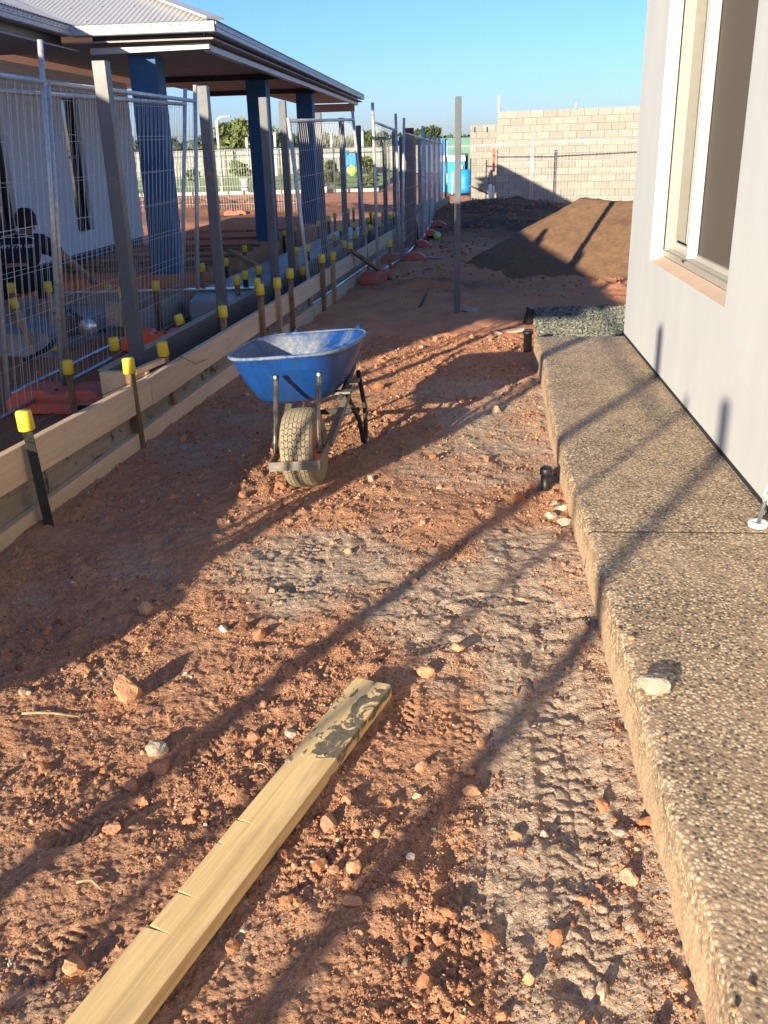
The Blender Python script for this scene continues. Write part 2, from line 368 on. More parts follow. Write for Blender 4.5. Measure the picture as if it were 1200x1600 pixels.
M['tyre'] = simple('dusty_tyre_rubber', (.31, .26, .18), (.25, .205, .14), 14, .95, bump=.3, bscale=120, spec=.1)
M['tyredark'] = simple('tyre_groove_rubber', (.17, .13, .085), (.13, .1, .07), 14, .95, spec=.1)
M['rim'] = simple('orange_red_rim', (.62, .12, .05), (.5, .1, .05), 14, .6, dirt=(.40, .26, .16), dirtamt=.4, dirtscale=16)
M['chrome'] = simple('worn_black_tube', (.05, .045, .04), (.22, .19, .15), 30, .25, metal=.7, sc3=(1, 1, .3))
M['bracket'] = simple('grey_steel_channel', (.20, .19, .165), (.15, .14, .12), 20, .55, metal=.3, dirt=(.33, .24, .15), dirtamt=.4, dirtscale=18)
def plank_mat():
    m, nt, b = newmat('pine_scaffold_plank'); co = N(nt, 'ShaderNodeTexCoord').outputs['Object']
    g = noise(nt, co, 95, 6, .7, .9, (1, .035, 1)); g2 = noise(nt, co, 16, 4, .55, .9, (1, .07, 1))
    col = mixc(nt, ramp(nt, g, .32, .68), (.90, .66, .32), (.72, .49, .22)); col = mixc(nt, ramp(nt, g2, .48, .66), col, (.62, .42, .19))
    sep = N(nt, 'ShaderNodeSeparateXYZ'); nt.links.new(co, sep.inputs[0])
    yy = N(nt, 'ShaderNodeMapRange'); yy.inputs[1].default_value = -.52; yy.inputs[2].default_value = -.38; yy.inputs[3].default_value = -.35; yy.inputs[4].default_value = .19
    nt.links.new(sep.outputs[1], yy.inputs[0])
    st = N(nt, 'ShaderNodeMath', operation='ADD'); nt.links.new(yy.outputs[0], st.inputs[0]); nt.links.new(noise(nt, co, 16, 6, .65, .8, (1, .6, 1)), st.inputs[1])
    wet = ramp(nt, st.outputs[0], .70, .73)
    col = mixc(nt, wet, col, mixc(nt, ramp(nt, noise(nt, co, 70, 4, .7), .4, .6), (.20, .165, .11), (.12, .105, .075)))
    col = mixc(nt, ramp(nt, noise(nt, co, 4, 6, .65, .4, (1, .35, 1)), .56, .75, (0, 0, 0), (.55, .55, .55)), col, (.40, .27, .17))
    v = N(nt, 'ShaderNodeTexVoronoi', Scale=3.1); nt.links.new(co, v.inputs['Vector'])
    col = mixc(nt, ramp(nt, v.outputs['Distance'], .05, .085, (1, 1, 1), (0, 0, 0)), col, (.22, .13, .07))
    nt.links.new(col, b.inputs['Base Color']); b.inputs['Roughness'].default_value = .7; b.inputs['Specular IOR Level'].default_value = .3
    bm = N(nt, 'ShaderNodeBump', Strength=.3, Distance=.003); ad = N(nt, 'ShaderNodeMath', operation='ADD'); nt.links.new(g, ad.inputs[0]); nt.links.new(wet, ad.inputs[1])
    nt.links.new(ad.outputs[0], bm.inputs['Height']); nt.links.new(bm.outputs[0], b.inputs['Normal']); return m
M['plank'] = plank_mat()
M['drygrass'] = simple('dry_straw', (.42, .33, .2), (.3, .22, .13), 20, .9)

# ------------------------------------------------------------------ numpy noise
def hash2(ix, iy, s=0):
    h = (ix.astype(np.int64)*374761393+iy.astype(np.int64)*668265263+s*982451653) & 0xffffffff
    h = ((h ^ (h >> 13))*1274126177) & 0xffffffff
    return ((h ^ (h >> 16)) & 0xffffff)/float(0xffffff)
def vnoise(x, y, s=0):
    ix = np.floor(x); iy = np.floor(y); fx = x-ix; fy = y-iy; fx = fx*fx*(3-2*fx); fy = fy*fy*(3-2*fy)
    a = hash2(ix, iy, s); b = hash2(ix+1, iy, s); c = hash2(ix, iy+1, s); d = hash2(ix+1, iy+1, s)
    return (a+(b-a)*fx)*(1-fy)+(c+(d-c)*fx)*fy
def fbm(x, y, o=4, s=0):
    v = 0; a = .5; t = 0
    for i in range(o): v = v+a*vnoise(x*2**i+17*i, y*2**i-9*i, s+i); t += a; a *= .55
    return v/t
def worley(x, y, s=0):
    ix = np.floor(x); iy = np.floor(y); best = np.full(x.shape, 9.0); rid = np.zeros(x.shape)
    for dx in (-1, 0, 1):
        for dy in (-1, 0, 1):
            jx = ix+dx; jy = iy+dy; px = jx+hash2(jx, jy, s); py = jy+hash2(jx, jy, s+5)
            d = (px-x)**2+(py-y)**2; c = d < best; best = np.where(c, d, best); rid = np.where(c, hash2(jx, jy, s+9), rid)
    return np.sqrt(best), rid
def sstep(x, a, b): t = np.clip((x-a)/(b-a), 0, 1); return t*t*(3-2*t)

# ------------------------------------------------------------------ ground
def sand_mask(x, y):
    m = sstep(x, -.12, .18)*(1-sstep(y, 3.6, 4.2))*.85                              # pale grey strip beside the path
    m = np.maximum(m, .9*np.exp(-(((x+.62)/.42)**2+((y-3.45)/.5)**2)**1.5))          # pale patch where cement was mixed
    m = np.maximum(m, .75*np.exp(-(((x+.1)/.35)**2+((y-3.0)/.6)**2)))
    m = np.maximum(m, .80*sstep(x, -.7, .15)*sstep(y, 4., 4.6)*(1-sstep(y, 6.4, 7.2)))
    m = np.maximum(m, .35*np.exp(-(((x+.1)/.8)**2+((y-4.6)/.7)**2)))
    m = np.maximum(m, .5*np.exp(-(((x+.3)/1.2)**2+((y-10.6)/.45)**2)))
    far = sstep(y, 30, 36)
    m = np.maximum(m, far*.35)
    m = np.maximum(m, .30*sstep(fbm(x*1.4, y*1.4, 3, 33), .5, .7)*(1-sstep(y, 7, 9)))
    m = np.maximum(m, .24*(1-sstep(y, 3.6, 4.6))*sstep(fbm(x*2.6, y*2.6, 3, 34), .34, .6))
    return np.clip(m+(fbm(x*3, y*3, 3, 3)-.5)*.9, 0, 1)
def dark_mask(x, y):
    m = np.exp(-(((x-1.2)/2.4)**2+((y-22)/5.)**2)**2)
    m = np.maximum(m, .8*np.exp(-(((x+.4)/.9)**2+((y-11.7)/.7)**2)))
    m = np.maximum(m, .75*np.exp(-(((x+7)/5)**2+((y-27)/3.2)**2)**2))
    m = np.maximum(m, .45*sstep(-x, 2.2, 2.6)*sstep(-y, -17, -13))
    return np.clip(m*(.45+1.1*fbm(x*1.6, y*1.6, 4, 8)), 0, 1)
# footprints: x, y, heading, and tyre tracks: polyline x(y), width
FEET = [(-.62, 3.3, .5), (-.36, 3.1, .2), (-.52, 3.75, -.4), (-.15, 2.75, 1.2), (-.3, 3.85, 1.), (-.75, 2.2, .2), (-.95, 1.85, .9), (-.05, 3.6, .3), (.12, 3.9, -.6),
        (-.2, 2.35, .2), (.1, 3.1, 1.5), (-.5, 4.3, .9), (.05, 4.7, .2), (-.9, 3.0, -.3), (-.35, 1.75, .5), (-.85, 1.45, .8), (.3, 2.95, .3), (-.55, 5.3, .3), (-.9, 5.9, -.2), (-.3, 6.3, .4), (-1.3, 5.6, .1), (-1.2, 4.2, .3)]
def track(x, y, cx, half, h, lug=.046, depth=.0048, s=0):
    u = (x-cx)/half; ins = 1-sstep(np.abs(u), .82, 1.05)
    wv_ = (fbm(x*14, y*14, 3, 44+s)-.5)*1.1; ph = y/lug+np.abs(u)*.9+.25*np.sin(y*7+s)+wv_
    bar = sstep(np.abs((ph % 1)-.5), .12, .22)
    side = ((u > .05) & (u < .5)) | (u < -.5)
    ph2 = (y+lug*.5)/lug-np.abs(u)*.9+wv_
    bar2 = sstep(np.abs((ph2 % 1)-.5), .12, .22)
    pat = np.where(side, bar, bar2)*sstep(np.abs(u), .03, .08)
    rim = np.exp(-((np.abs(u)-1.12)/.12)**2)
    wear = sstep(fbm(x*4+s, y*3.2, 3, 40+s), .42, .62)
    return ins*(-h+pat*depth*wear)+rim*.006*wear
def height(x, y, fine=True):
    z = (fbm(x*.9, y*.9, 3, 1)-.5)*.05+(fbm(x*3.5, y*3.5, 4, 2)-.5)*.028
    z = z*sstep(y, -2, .5)
    # spoil and rutted dirt further back
    far = sstep(y, 8.5, 11)*(1-sstep(y, 26, 30))*sstep(x, -1.6, -.8)
    z = z+far*((fbm(x*1.3, y*1.3, 5, 21)-.42)*.20)
    z = z+.34*np.exp(-(((x-1.0)/2.1)**2+((y-24)/3.0)**2)**1.3)*(.75+.6*fbm(x*1.7, y*1.7, 5, 5))
    z = z+.13*np.exp(-(((x+.45)/.55)**2+((y-11.2)/.38)**2))*(.5+fbm(x*5, y*5, 4, 6))
    z = z+.35*np.exp(-(((x+8)/5)**2+((y-28.5)/1.6)**2)**1.4)*(.4+fbm(x*2, y*2, 4, 7))
    z = z-.10*sstep(y, 27, 34)
    mid = sstep(y, 7.6, 9)*(1-sstep(y, 15, 18)); z = z+mid*((fbm(x*3.2, y*3.2, 5, 22)-.5)*.10+np.clip(.5-worley(x*6, y*6, 23)[0], 0, 1)*.05*sstep(y, 10.2, 11)+(fbm(x*13, y*13, 4, 24)-.5)*.03)
    if fine:
        near = 1-sstep(y, 6, 12)
        s = sand_mask(x, y); red = 1-s
        d, rid = worley(x*11, y*11, 3); d2, r2 = worley(x*26, y*26, 4); d3, r3 = worley(x*60, y*60, 6)
        cl = sstep(fbm(x*2.2, y*2.2, 3, 30), .42, .62)*near
        z = z+(np.clip(.55-d, 0, 1)*.034*(rid > .7)*cl*(.3+.7*red))
        z = z+np.clip(.6-d2, 0, 1)*.010*(r2 > .5)*near*(.35+.65*red)*(.25+.75*cl)*(1-.6*sstep(y, 4.2, 5.2))
        z = z+np.clip(.6-d3, 0, 1)*.007*(.4+.6*red)*(1-sstep(y, 4, 8))
        z = z+(fbm(x*14, y*14, 4, 12)-.5)*.024*(1-sstep(y, 7, 14))+(fbm(x*48, y*48, 3, 13)-.5)*.009*near
        z = z-.010*sstep(worley(x*7+fbm(x*9, y*9, 2, 51), y*5, 52)[0], .62, .85)*near*s
        t1 = track(x, y, .23+.05*np.sin(y*.8), .085, .006, s=1)*(1-sstep(y, 4.1, 4.6)); z = z+t1
        z = z+track(x, y, -.02+.10*(y-1.2)*.4, .06, .006, .035, .008, s=4)*(1-sstep(y, 2.6, 3.2))
        z = z+track(x, y, -.72+.09*(y-3), .075, .006, .038, .007, s=7)*sstep(y, 2.9, 3.2)*(1-sstep(y, 4.0, 4.4))
        for fx, fy, a in FEET:
            c, sn = math.cos(a), math.sin(a); u = (x-fx)*c-(y-fy)*sn; v = (x-fx)*sn+(y-fy)*c
            wd = .048+.010*np.cos(v*14+1); e = np.sqrt((u/wd)**2+(v/.145)**2)
            ins = 1-sstep(e, .85, 1.05); rimf = np.exp(-((e-1.15)/.12)**2)*vnoise(x*16, y*16, 90)
            bars = sstep(np.abs(((v+np.abs(u)*.6)/.026 % 1)-.5), .15, .3)*(np.abs(u) > .006)
            z = z+(ins*(-.011+.007*bars)+rimf*.006)*sstep(vnoise(x*9, y*9, 91), .1, .45)
        # worn hollow under the shaded track beside the boards
        z = z+.05*np.exp(-((x+1.95)/.16)**2)*sstep(y, 2, 3)*(1-sstep(y, 8, 10))
        z = z+.018*sstep(x, .33, .47)*(1-sstep(y, 6.6, 7.2))*(.4+fbm(x*9, y*9, 3, 15))
    return z
# wide sheet
def axis(lo, a, b, hi, fine, grow=1.09):
    mid = list(np.arange(a, b, fine)); s = fine; x = mid[-1]; up = []
    while x < hi: s *= grow; x += s; up.append(x)
    s = fine; x = mid[0]; dnn = []
    while x > lo: s *= grow; x -= s; dnn.append(x)
    return np.array(dnn[::-1]+mid+up)
xs = axis(-600, -9, 5.5, 600, .055); ys = axis(-60, 6.5, 32, 1200, .065)
GX, GY = np.meshgrid(xs, ys)
def inpatch(x, y): return (1-sstep(np.abs(x+.75), 1.15, 1.27))*sstep(y, .95, 1.15)*(1-sstep(y, 8.25, 8.55))
z = height(GX, GY, True)
z = z-.12*inpatch(GX, GY)
z = z*(1-.6*sstep(GY, 60, 200))
nx, ny = len(xs), len(ys)
idx = np.arange(nx*ny).reshape(ny, nx)
F = np.stack([idx[:-1, :-1], idx[:-1, 1:], idx[1:, 1:], idx[1:, :-1]], -1).reshape(-1, 4)
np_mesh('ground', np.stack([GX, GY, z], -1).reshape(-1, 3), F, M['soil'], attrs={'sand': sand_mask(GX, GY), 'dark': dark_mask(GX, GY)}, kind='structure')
# detailed trampled earth between the boards and the path
NR, NC = 900, 470
yy = .8*(8.8/.8)**np.linspace(0, 1, NR); uu = np.linspace(0, 1, NC)
xl = np.maximum(-(.55+.52*yy), -2.1); xr = np.full(NR, .60)
PXg = xl[:, None]+(xr-xl)[:, None]*uu[None, :]; PYg = np.repeat(yy[:, None], NC, 1)
pz = height(PXg, PYg, True)
edge = np.minimum(sstep(PYg, .8, .9), 1-sstep(PYg, 8.5, 8.8)); edge = np.minimum(edge, sstep(uu, 0, .03)[None, :]); pz = pz-.03*(1-edge)
idx = np.arange(NR*NC).reshape(NR, NC)
F = np.stack([idx[:-1, :-1], idx[:-1, 1:], idx[1:, 1:], idx[1:, :-1]], -1).reshape(-1, 4)
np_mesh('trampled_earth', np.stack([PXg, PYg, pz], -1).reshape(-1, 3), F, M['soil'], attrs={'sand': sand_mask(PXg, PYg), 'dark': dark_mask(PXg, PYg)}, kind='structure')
def gz(x, y): return float(height(np.array([x*1.0]), np.array([y*1.0]), True)[0])

# ------------------------------------------------------------------ exposed aggregate path
def edgeX(y): return .465+.0*y+.05*sstep(np.array(y*1.0), 4.4, 6.6)+.004*math.sin(y*2.1)
path = bpy.data.objects.new('path', None); COL.objects.link(path); path['kind'] = 'structure'; path['label'] = 'raised exposed aggregate concrete path along the grey house wall'
def slab(y0, y1, step=.010):
    prof = [(0, -.08), (.0, .0), (.001, .04), (.0, .08), (.001, .12), (.002, .15), (.003, .180), (.007, .193), (.018, .199), (.05, .2), (.18, .2), (.32, .2), (.5, .2), (.66, .2), (.9, .2)]
    n = max(2, int((y1-y0)/step)); Y = np.linspace(y0, y1, n); P = np.array(prof)
    ex = np.array([float(edgeX(v)) for v in Y]); X = ex[:, None]+P[None, :, 0]; Z = np.repeat(P[None, :, 1], n, 0); YY = np.repeat(Y[:, None], len(P), 1)
    wx = sstep(Z, -.02, .02)*(1-sstep(P[None, :, 0]+X*0, .05, .09))
    nz = (fbm(YY*22, Z*60+3, 3, 60)-.5)*.012+(fbm(YY*3, Z*6, 3, 61)-.5)*.020+(vnoise(YY*140, Z*140, 64)-.5)*.005
    X = X+nz*wx; Z = Z+(fbm(YY*60, X*60, 3, 62)-.5)*.006*wx+(fbm(YY*2, X*2, 2, 63)-.5)*.003
    endr = np.minimum(sstep(YY, y0, y0+.012), 1-sstep(YY, y1-.012, y1)); Z = np.where(P[None, :, 1] > .15, Z-.0015*(1-endr), Z)
    k = len(P); V = np.stack([X, YY, Z], -1).reshape(-1, 3)
    idx = np.arange(n*k).reshape(n, k); F = np.stack([idx[:-1, :-1], idx[:-1, 1:], idx[1:, 1:], idx[1:, :-1]], -1).reshape(-1, 4)[:, ::-1]
    # end faces
    V2 = []; F2 = []
    o = np_mesh('path_slab', V, F, M['agg'], parent=path)
    return o
slab(-3.0, 3.344, .012); slab(3.351, 7.32, .012)
b = MB(); b.box((.95, 7.319, .08), (.85, .02, .236)); obj('slab_end', b, M['agg'], path)
b = MB(); b.box((.86, 3.3475, .075), (.76, .0065, .236)); obj('joint_base', b, M['dgap'], path)

# gravel bed beyond the path end
def scatter(name, pts, sizes, tones, mat, lod='ico', **kw):
    if lod == 'octa':
        bv = np.array([(1, 0, 0), (-1, 0, 0), (0, 1, 0), (0, -1, 0), (0, 0, 1), (0, 0, -1)], float)
        bf = np.array([(0, 2, 4), (2, 1, 4), (1, 3, 4), (3, 0, 4), (2, 0, 5), (1, 2, 5), (3, 1, 5), (0, 3, 5)])
    else:
        bm = bmesh.new(); bmesh.ops.create_icosphere(bm, subdivisions=1 if lod == 'ico' else 2, radius=1); bm.verts.ensure_lookup_table()
        bv = np.array([v.co[:] for v in bm.verts]); bf = np.array([[v.index for v in f.verts] for f in bm.faces]); bm.free()
    n = len(pts); k = len(bv)
    q = rng.normal(size=(n, 4)); q /= np.linalg.norm(q, axis=1)[:, None]; a, b_, c, d = q.T
    Rm = np.stack([1-2*(c*c+d*d), 2*(b_*c-a*d), 2*(b_*d+a*c), 2*(b_*c+a*d), 1-2*(b_*b_+d*d), 2*(c*d-a*b_), 2*(b_*d-a*c), 2*(c*d+a*b_), 1-2*(b_*b_+c*c)], -1).reshape(n, 3, 3)
    sc = np.stack([rng.uniform(.8, 1.35, n), rng.uniform(.7, 1.1, n), rng.uniform(.5, .9, n)], -1)
    jit = 1+rng.uniform(-.22, .22, (n, k, 1))
    V = bv[None]*jit*sc[:, None, :]; V = np.einsum('nij,nkj->nki', Rm, V)*sizes[:, None, None]+pts[:, None, :]
    Fa = (bf[None]+(np.arange(n)*k)[:, None, None]).reshape(-1, 3)
    return np_mesh(name, V.reshape(-1, 3), Fa, mat, smooth=False, attrs={'tone': np.repeat(tones, k)}, kind='stuff', **kw)
ga, gb, gc, gd = G(829, 489, .13), G(972, 486, .13), G(974, 528, .13), G(836, 530, .13)
n = 9000; u, v = rng.uniform(0, 1, n), rng.uniform(0, 1, n)
gy = 7.36+v*2.25; gx = .56+.05*v+u*1.2+.05*fbm(gy*9, gy*0, 3, 71); gzv = .045+.03*fbm(gx*6, gy*6, 3, 70)
m_, nt_, b_ = newmat('grey_green_drainage_gravel'); a_ = N(nt_, 'ShaderNodeAttribute', attribute_name='tone')
nt_.links.new(ramp(nt_, a_.outputs['Fac'], 0, 1, (.06, .065, .05), (.28, .28, .21)), b_.inputs['Base Color']); b_.inputs['Roughness'].default_value = .9
b = MB(); b.box((1.22, 8.48, -.02), (1.2, 2.24, .13))
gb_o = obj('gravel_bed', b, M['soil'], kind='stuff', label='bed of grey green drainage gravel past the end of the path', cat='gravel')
scatter('loose_gravel', np.stack([gx, gy, gzv], -1), rng.uniform(.008, .018, n), rng.uniform(0, 1, n), m_, 'ico', label='loose grey green pebbles covering the gravel bed by the house corner', cat='gravel')

# ------------------------------------------------------------------ gravel and stones on the earth
def pebbles(n, smin, smax, powr, lod, seed, name, label):
    y = .85*(8.3/.85)**(rng.uniform(0, 1, n)**.92); xlo = np.maximum(-(.45+.5*y), -1.9); x = xlo+(.455-xlo)*rng.uniform(0, 1, n)
    s = sand_mask(x, y); cl = fbm(x*2.2, y*2.2, 3, 30); cl2 = fbm(x*7, y*7, 3, 31)
    edge = sstep(x, .25, .42)
    p = (.12+.55*sstep(cl, .40, .6)+.45*sstep(cl2, .5, .65))*(1-.80*s*(1-edge*.7))*(1-.35*sstep(-x, .9, 1.4))
    k = rng.uniform(0, 1, n) < p; x, y = x[k], y[k]; n = len(x)
    size = smin*(smax/smin)**(rng.uniform(0, 1, n)**powr)
    size *= np.clip(.75+y*.12, .8, 1.5)
    z = height(x, y, True)+size*.25
    t = np.clip(rng.normal(.42, .2, n)+.22*(rng.uniform(0, 1, n) < .12), 0, 1)
    return scatter(name, np.stack([x, y, z], -1), size, t, M['peb'], lod, label=label, cat='gravel')
pebbles(220000, .0014, .0040, 1.4, 'octa', 1, 'grit', 'fine reddish grit scattered over the trampled earth')
pebbles(26000, .0030, .009, 2.4, 'ico', 2, 'pebbles', 'small red brown pebbles lying on the trampled earth')
pebbles(800, .009, .026, 2.2, 'ico2', 3, 'clods', 'loose red lumps of dried earth on the trampled earth')
def far_clods():
    n = 5000; n = 2200; y = rng.uniform(10.5, 27, n); x = rng.uniform(-1.2, 3.4, n); k = rng.uniform(0, 1, n) < (.25+.75*sstep(fbm(x*2, y*2, 3, 77), .45, .6)); x, y = x[k], y[k]
    s = rng.uniform(.008, .03, len(x))*np.clip(y/14, .6, 1.6); scatter('far_clods', np.stack([x, y, height(x, y, True)+s*.2], -1), s, np.clip(rng.normal(.3, .12, len(x)), 0, 1), M['peb'], 'ico', label='dark clods of turned soil on the ground behind the steel pole', cat='soil')
    n = 1500; y = rng.uniform(4.5, 20, n); x = rng.uniform(-7.5, -2.3, n); s = rng.uniform(.006, .02, n)
    scatter('rubble', np.stack([x, y, height(x, y, True)+s*.2], -1), s, np.clip(rng.normal(.25, .2, n), 0, 1), M['peb'], 'ico', label='loose stones and rubble on the ground beyond the formwork', cat='rubble')
far_clods()
def rock(loc, size, mat, seed, label, cat='stone', name='stone', sq=.62, rot=0, group=None):
    bm = bmesh.new(); bmesh.ops.create_icosphere(bm, subdivisions=3, radius=1); r = random.Random(seed)
    pl = [(Vector((r.gauss(0, 1), r.gauss(0, 1), r.gauss(0, .8))).normalized(), r.uniform(.50, .86)) for _ in range(14)]
    for v in bm.verts:
        p = v.co.copy()
        for nrm, d in pl:
            k = p.dot(nrm)
            if k > d: p -= nrm*(k-d)
        p *= 1+.10*math.sin(p.x*7+seed)*math.sin(p.y*8+seed*2)*math.sin(p.z*9)+r.uniform(-.022, .022)
        v.co = p
    me = bpy.data.meshes.new(name); bm.to_mesh(me); bm.free()
    me.materials.append(mat); o = bpy.data.objects.new(name, me); COL.objects.link(o)
    o.location = loc; o.scale = (size[0]/2, size[1]/2, size[2]/2); o.rotation_euler = (r.uniform(-.2, .2), r.uniform(-.2, .2), rot)
    return tag(o, label, cat, group)
def stone(px, py, w, d, h, mat, label, z0=None, rot=0, **k):
    g = G(px, py, .01 if z0 is None else z0); zz = gz(g[0], g[1]) if z0 is None else z0
    k_ = 1.2 if 'slab' not in label else 1.0
    return rock((g[0], g[1]+d*.2, zz+h*.30), (w*k_, d*k_, h*k_), M[mat], int(px*7+py), label, rot=rot, **k)
stone(194, 1085, .085, .085, .10, 'stone_orange', 'largest orange red stone, lit on its left, at the shade edge left of the plank', rot=.5)
stone(242, 1172, .075, .055, .045, 'stone_grey', 'pale grey flat stone resting on two red stones left of the plank')
stone(246, 1198, .06, .05, .045, 'stone_red', 'dull red stone just under the pale grey flat stone')
stone(288, 1170, .035, .03, .03, 'stone_red', 'small brown stone to the right of the pale grey flat stone')
stone(203, 1220, .045, .035, .035, 'stone_red', 'brownish red stone at the lower left of the pale grey flat stone')
stone(176, 1296, .05, .04, .03, 'stone_red', 'flat brown stone on its own in the gravel left of the plank')
stone(112, 1510, .055, .05, .045, 'stone_orange', 'knobbly orange clod near the bottom left corner', cat='clod', name='clod')
stone(66, 1510, .028, .025, .022, 'stone_orange', 'small orange stone left of the knobbly clod at bottom left')
stone(511, 1290, .048, .045, .035, 'stone_red', 'reddish clod right beside the middle of the plank', cat='clod', name='clod')
stone(555, 1362, .040, .04, .035, 'stone_orange', 'bright orange lump topmost of the cluster right of the plank', cat='clod', name='clod')
stone(519, 1366, .027, .024, .022, 'stone_orange', 'small orange stone at the left of the orange cluster right of the plank')
stone(550, 1413, .044, .03, .026, 'stone_orange', 'oblong pale orange stone below the orange cluster right of the plank')
stone(541, 1384, .028, .028, .022, 'stone_orange', 'rounded orange lump low in the orange cluster right of the plank', cat='clod', name='clod')
stone(650, 1242, .026, .024, .02, 'stone_grey', 'white pebble among red ones right of the plank')
stone(752, 1160, .03, .028, .024, 'stone_orange', 'round ochre stone at the edge of the sandy strip')
stone(735, 1203, .03, .026, .024, 'stone_orange', 'ochre stone beside the shadow on the sandy strip')
stone(737, 1235, .045, .03, .026, 'stone_orange', 'wide orange stone where the post shadow meets the sandy strip')
stone(851, 1307, .026, .02, .016, 'stone_grey', 'cream flat pebble on the tyre printed strip')
stone(966, 1306, .045, .032, .018, 'stone_grey', 'grey triangular flat stone close to the foot of the path')
stone(642, 1343, .022, .02, .018, 'stone_grey', 'whitish chip below the white pebble right of the plank')
stone(825, 1532, .028, .028, .026, 'stone_orange', 'orange stone casting a shadow at the bottom of the sandy strip')
stone(543, 862, .034, .03, .03, 'stone_orange', 'orange stone beyond the plank below the wheelbarrow')
stone(645, 912, .032, .032, .028, 'stone_orange', 'orange stone under the long post shadow')
stone(665, 1058, .055, .045, .035, 'stone_orange', 'orange clod just right of the plank end', cat='clod', name='clod')
stone(715, 1022, .045, .04, .035, 'stone_orange', 'bright orange clod upper right of the plank end', cat='clod', name='clod')
stone(682, 664, .06, .05, .03, 'stone_red', 'brown clod in the shade right of the wheelbarrow', cat='clod', name='clod')
stone(455, 1145, .035, .03, .025, 'stone_grey', 'pinkish stone touching the left edge of the plank')
stone(776, 523, .13, .10, .03, 'stone_grey', 'flat pale stone in the shade left of the gravel bed')
stone(808, 522, .20, .12, .05, 'stone_grey', 'broad flat buff stone next to the gravel bed')
stone(797, 500, .16, .1, .03, 'stone_red', 'thin brown slab of stone lying between the pole and the gravel bed')
stone(735, 487, .22, .12, .03, 'stone_grey', 'whitish cement crust at the foot of the steel pole', cat='cement lump', name='cement_lump')
stone(240, 940/1.0*.0+975, .03, .025, .015, 'stone_grey', 'pale chip in the shade near the big orange stone') if False else None
for px, py, w_, lab in ((866, 792, .05, 'grey broken stone nearest the black capped pipe'), (878, 800, .06, 'pale angular stone against the path, below the black capped pipe'), (862, 812, .055, 'buff angular stone in the rubble below the black capped pipe'), (882, 822, .06, 'flat grey stone lowest in the rubble against the path')):
    stone(px, py, w_, w_*.8, w_*.6, 'stone_grey', lab)
stone(873, 744, .07, .055, .06, 'stone_red', 'red stone wedged between the black capped pipe and the path')
stone(1022, 1083, .085, .08, .06, 'stone_grey', 'rough pale grey stone lying on the edge of the path', z0=.2)
stone(965, 985, .02, .015, .01, 'stone_red', 'tiny red crumb of earth on the rim of the path', z0=.2)
for i, (px, py, w_) in enumerate(((1172, 1545, .016), (1148, 1580, .014), (986, 1000, .02), (1038, 1155, .016))):
    stone(px, py, w_, w_, w_*.7, 'stone_orange', ['red crumb at the lower right corner of the path', 'lowest red crumb at the bottom edge of the path', 'red crumb just below the first crumbs on the path rim', 'red crumb below the grey stone on the path rim'][i], z0=.2, cat='clod', name='clod')
# straws and sticks
for i, (a, b_, r_, lab) in enumerate((((35, 1120), (125, 1120), .004, 'curved dry stalk in the gravel at the far left'), ((120, 1385), (160, 1395), .0035, 'short pale twig in front of the big plank on the left'), ((400, 1195), (425, 1215), .002, 'thin dry straw close to the plank'), ((632, 1520), (648, 1500), .006, 'dark stub of wood in the clods at bottom centre'), ((655, 478), (670, 462), .012, 'rusty bit of steel bar left of the pole foot'), ((210, 688), (235, 690), .005, 'thin stick lying in the shade near the boards'))):
    p, q = G(*a, 0), G(*b_, 0); b = MB(); md = (p+q)/2+np.array([0, .02, 0])
    pts = [(k[0], k[1], gz(k[0], k[1])+.008+r_) for k in (p, (p+md)/2+np.array([0, .005, 0]), md, q)]
    b.tube(pts, [r_, r_*1.1, r_, r_*.6], 6)
    o = obj('twig', b, M['drygrass'] if i < 3 or i == 5 else M['bark'], label=lab, cat='twig')

# ------------------------------------------------------------------ long pine plank in the foreground
zp = .058
A, B, C_ = G(555, 1058, zp), G(613, 1070, zp), G(94, 1600, zp)
wv = B-A; pw = np.linalg.norm(wv)*.985; dv = A-C_; ang = math.atan2(dv[0], dv[1])
L = 2.35; t_ = .042
left = [(-pw/2, 0)]
for d, dep, off in ((.70, .022, .000), (.79, .012, .004), (.96, .03, .003), (1.07, .028, .006), (1.30, .0, .0), (1.55, .018, .004)):
    pass
outl = [(-pw/2+.004, 0), (-pw/2, -.02), (-pw/2+.001, -.70), (-pw/2+.030, -.702), (-pw/2-.002, -.705), (-pw/2, -.785), (-pw/2+.012, -.788), (-pw/2-.001, -.793), (-pw/2+.002, -.955), (-pw/2+.040, -.958), (-pw/2+.003, -.960), (-pw/2+.003, -1.06), (-pw/2+.044, -1.064), (-pw/2-.006, -1.068), (-pw/2-.004, -1.3), (-pw/2, -1.5), (-pw/2+.002, -L), (pw/2, -L), (pw/2-.001, -1.2), (pw/2+.001, -.6), (pw/2, -.01), (pw/2-.003, .002)]
b = MB(); b.prism([(x, y, 0) for x, y in outl], (0, 0, t_)); b.f[0] = tuple(b.f[0])
pl = obj('plank', b, M['plank'], bevel=.002, label='long pale pine plank with wet cement stain at its far end, lying on gravel', cat='plank')
mid = (A+B)/2; pl.location = (mid[0], mid[1], zp-t_); pl.rotation_euler = (R_(.5), 0, -ang)
b = MB()
for i in range(14):
    yq = -random.uniform(.05, .46); xq = random.uniform(-pw/2, pw/2*.5)*(1.0); s = random.uniform(.002, .006)
    if xq > -.01 and random.random() < .6: continue
    b.box((xq, yq, t_+s*.2), (s*2, s*1.6, s), (random.random(), random.random(), random.random()))
obj('cement_crumbs', b, M['stone_grey'], pl, kind='stuff', local=True)

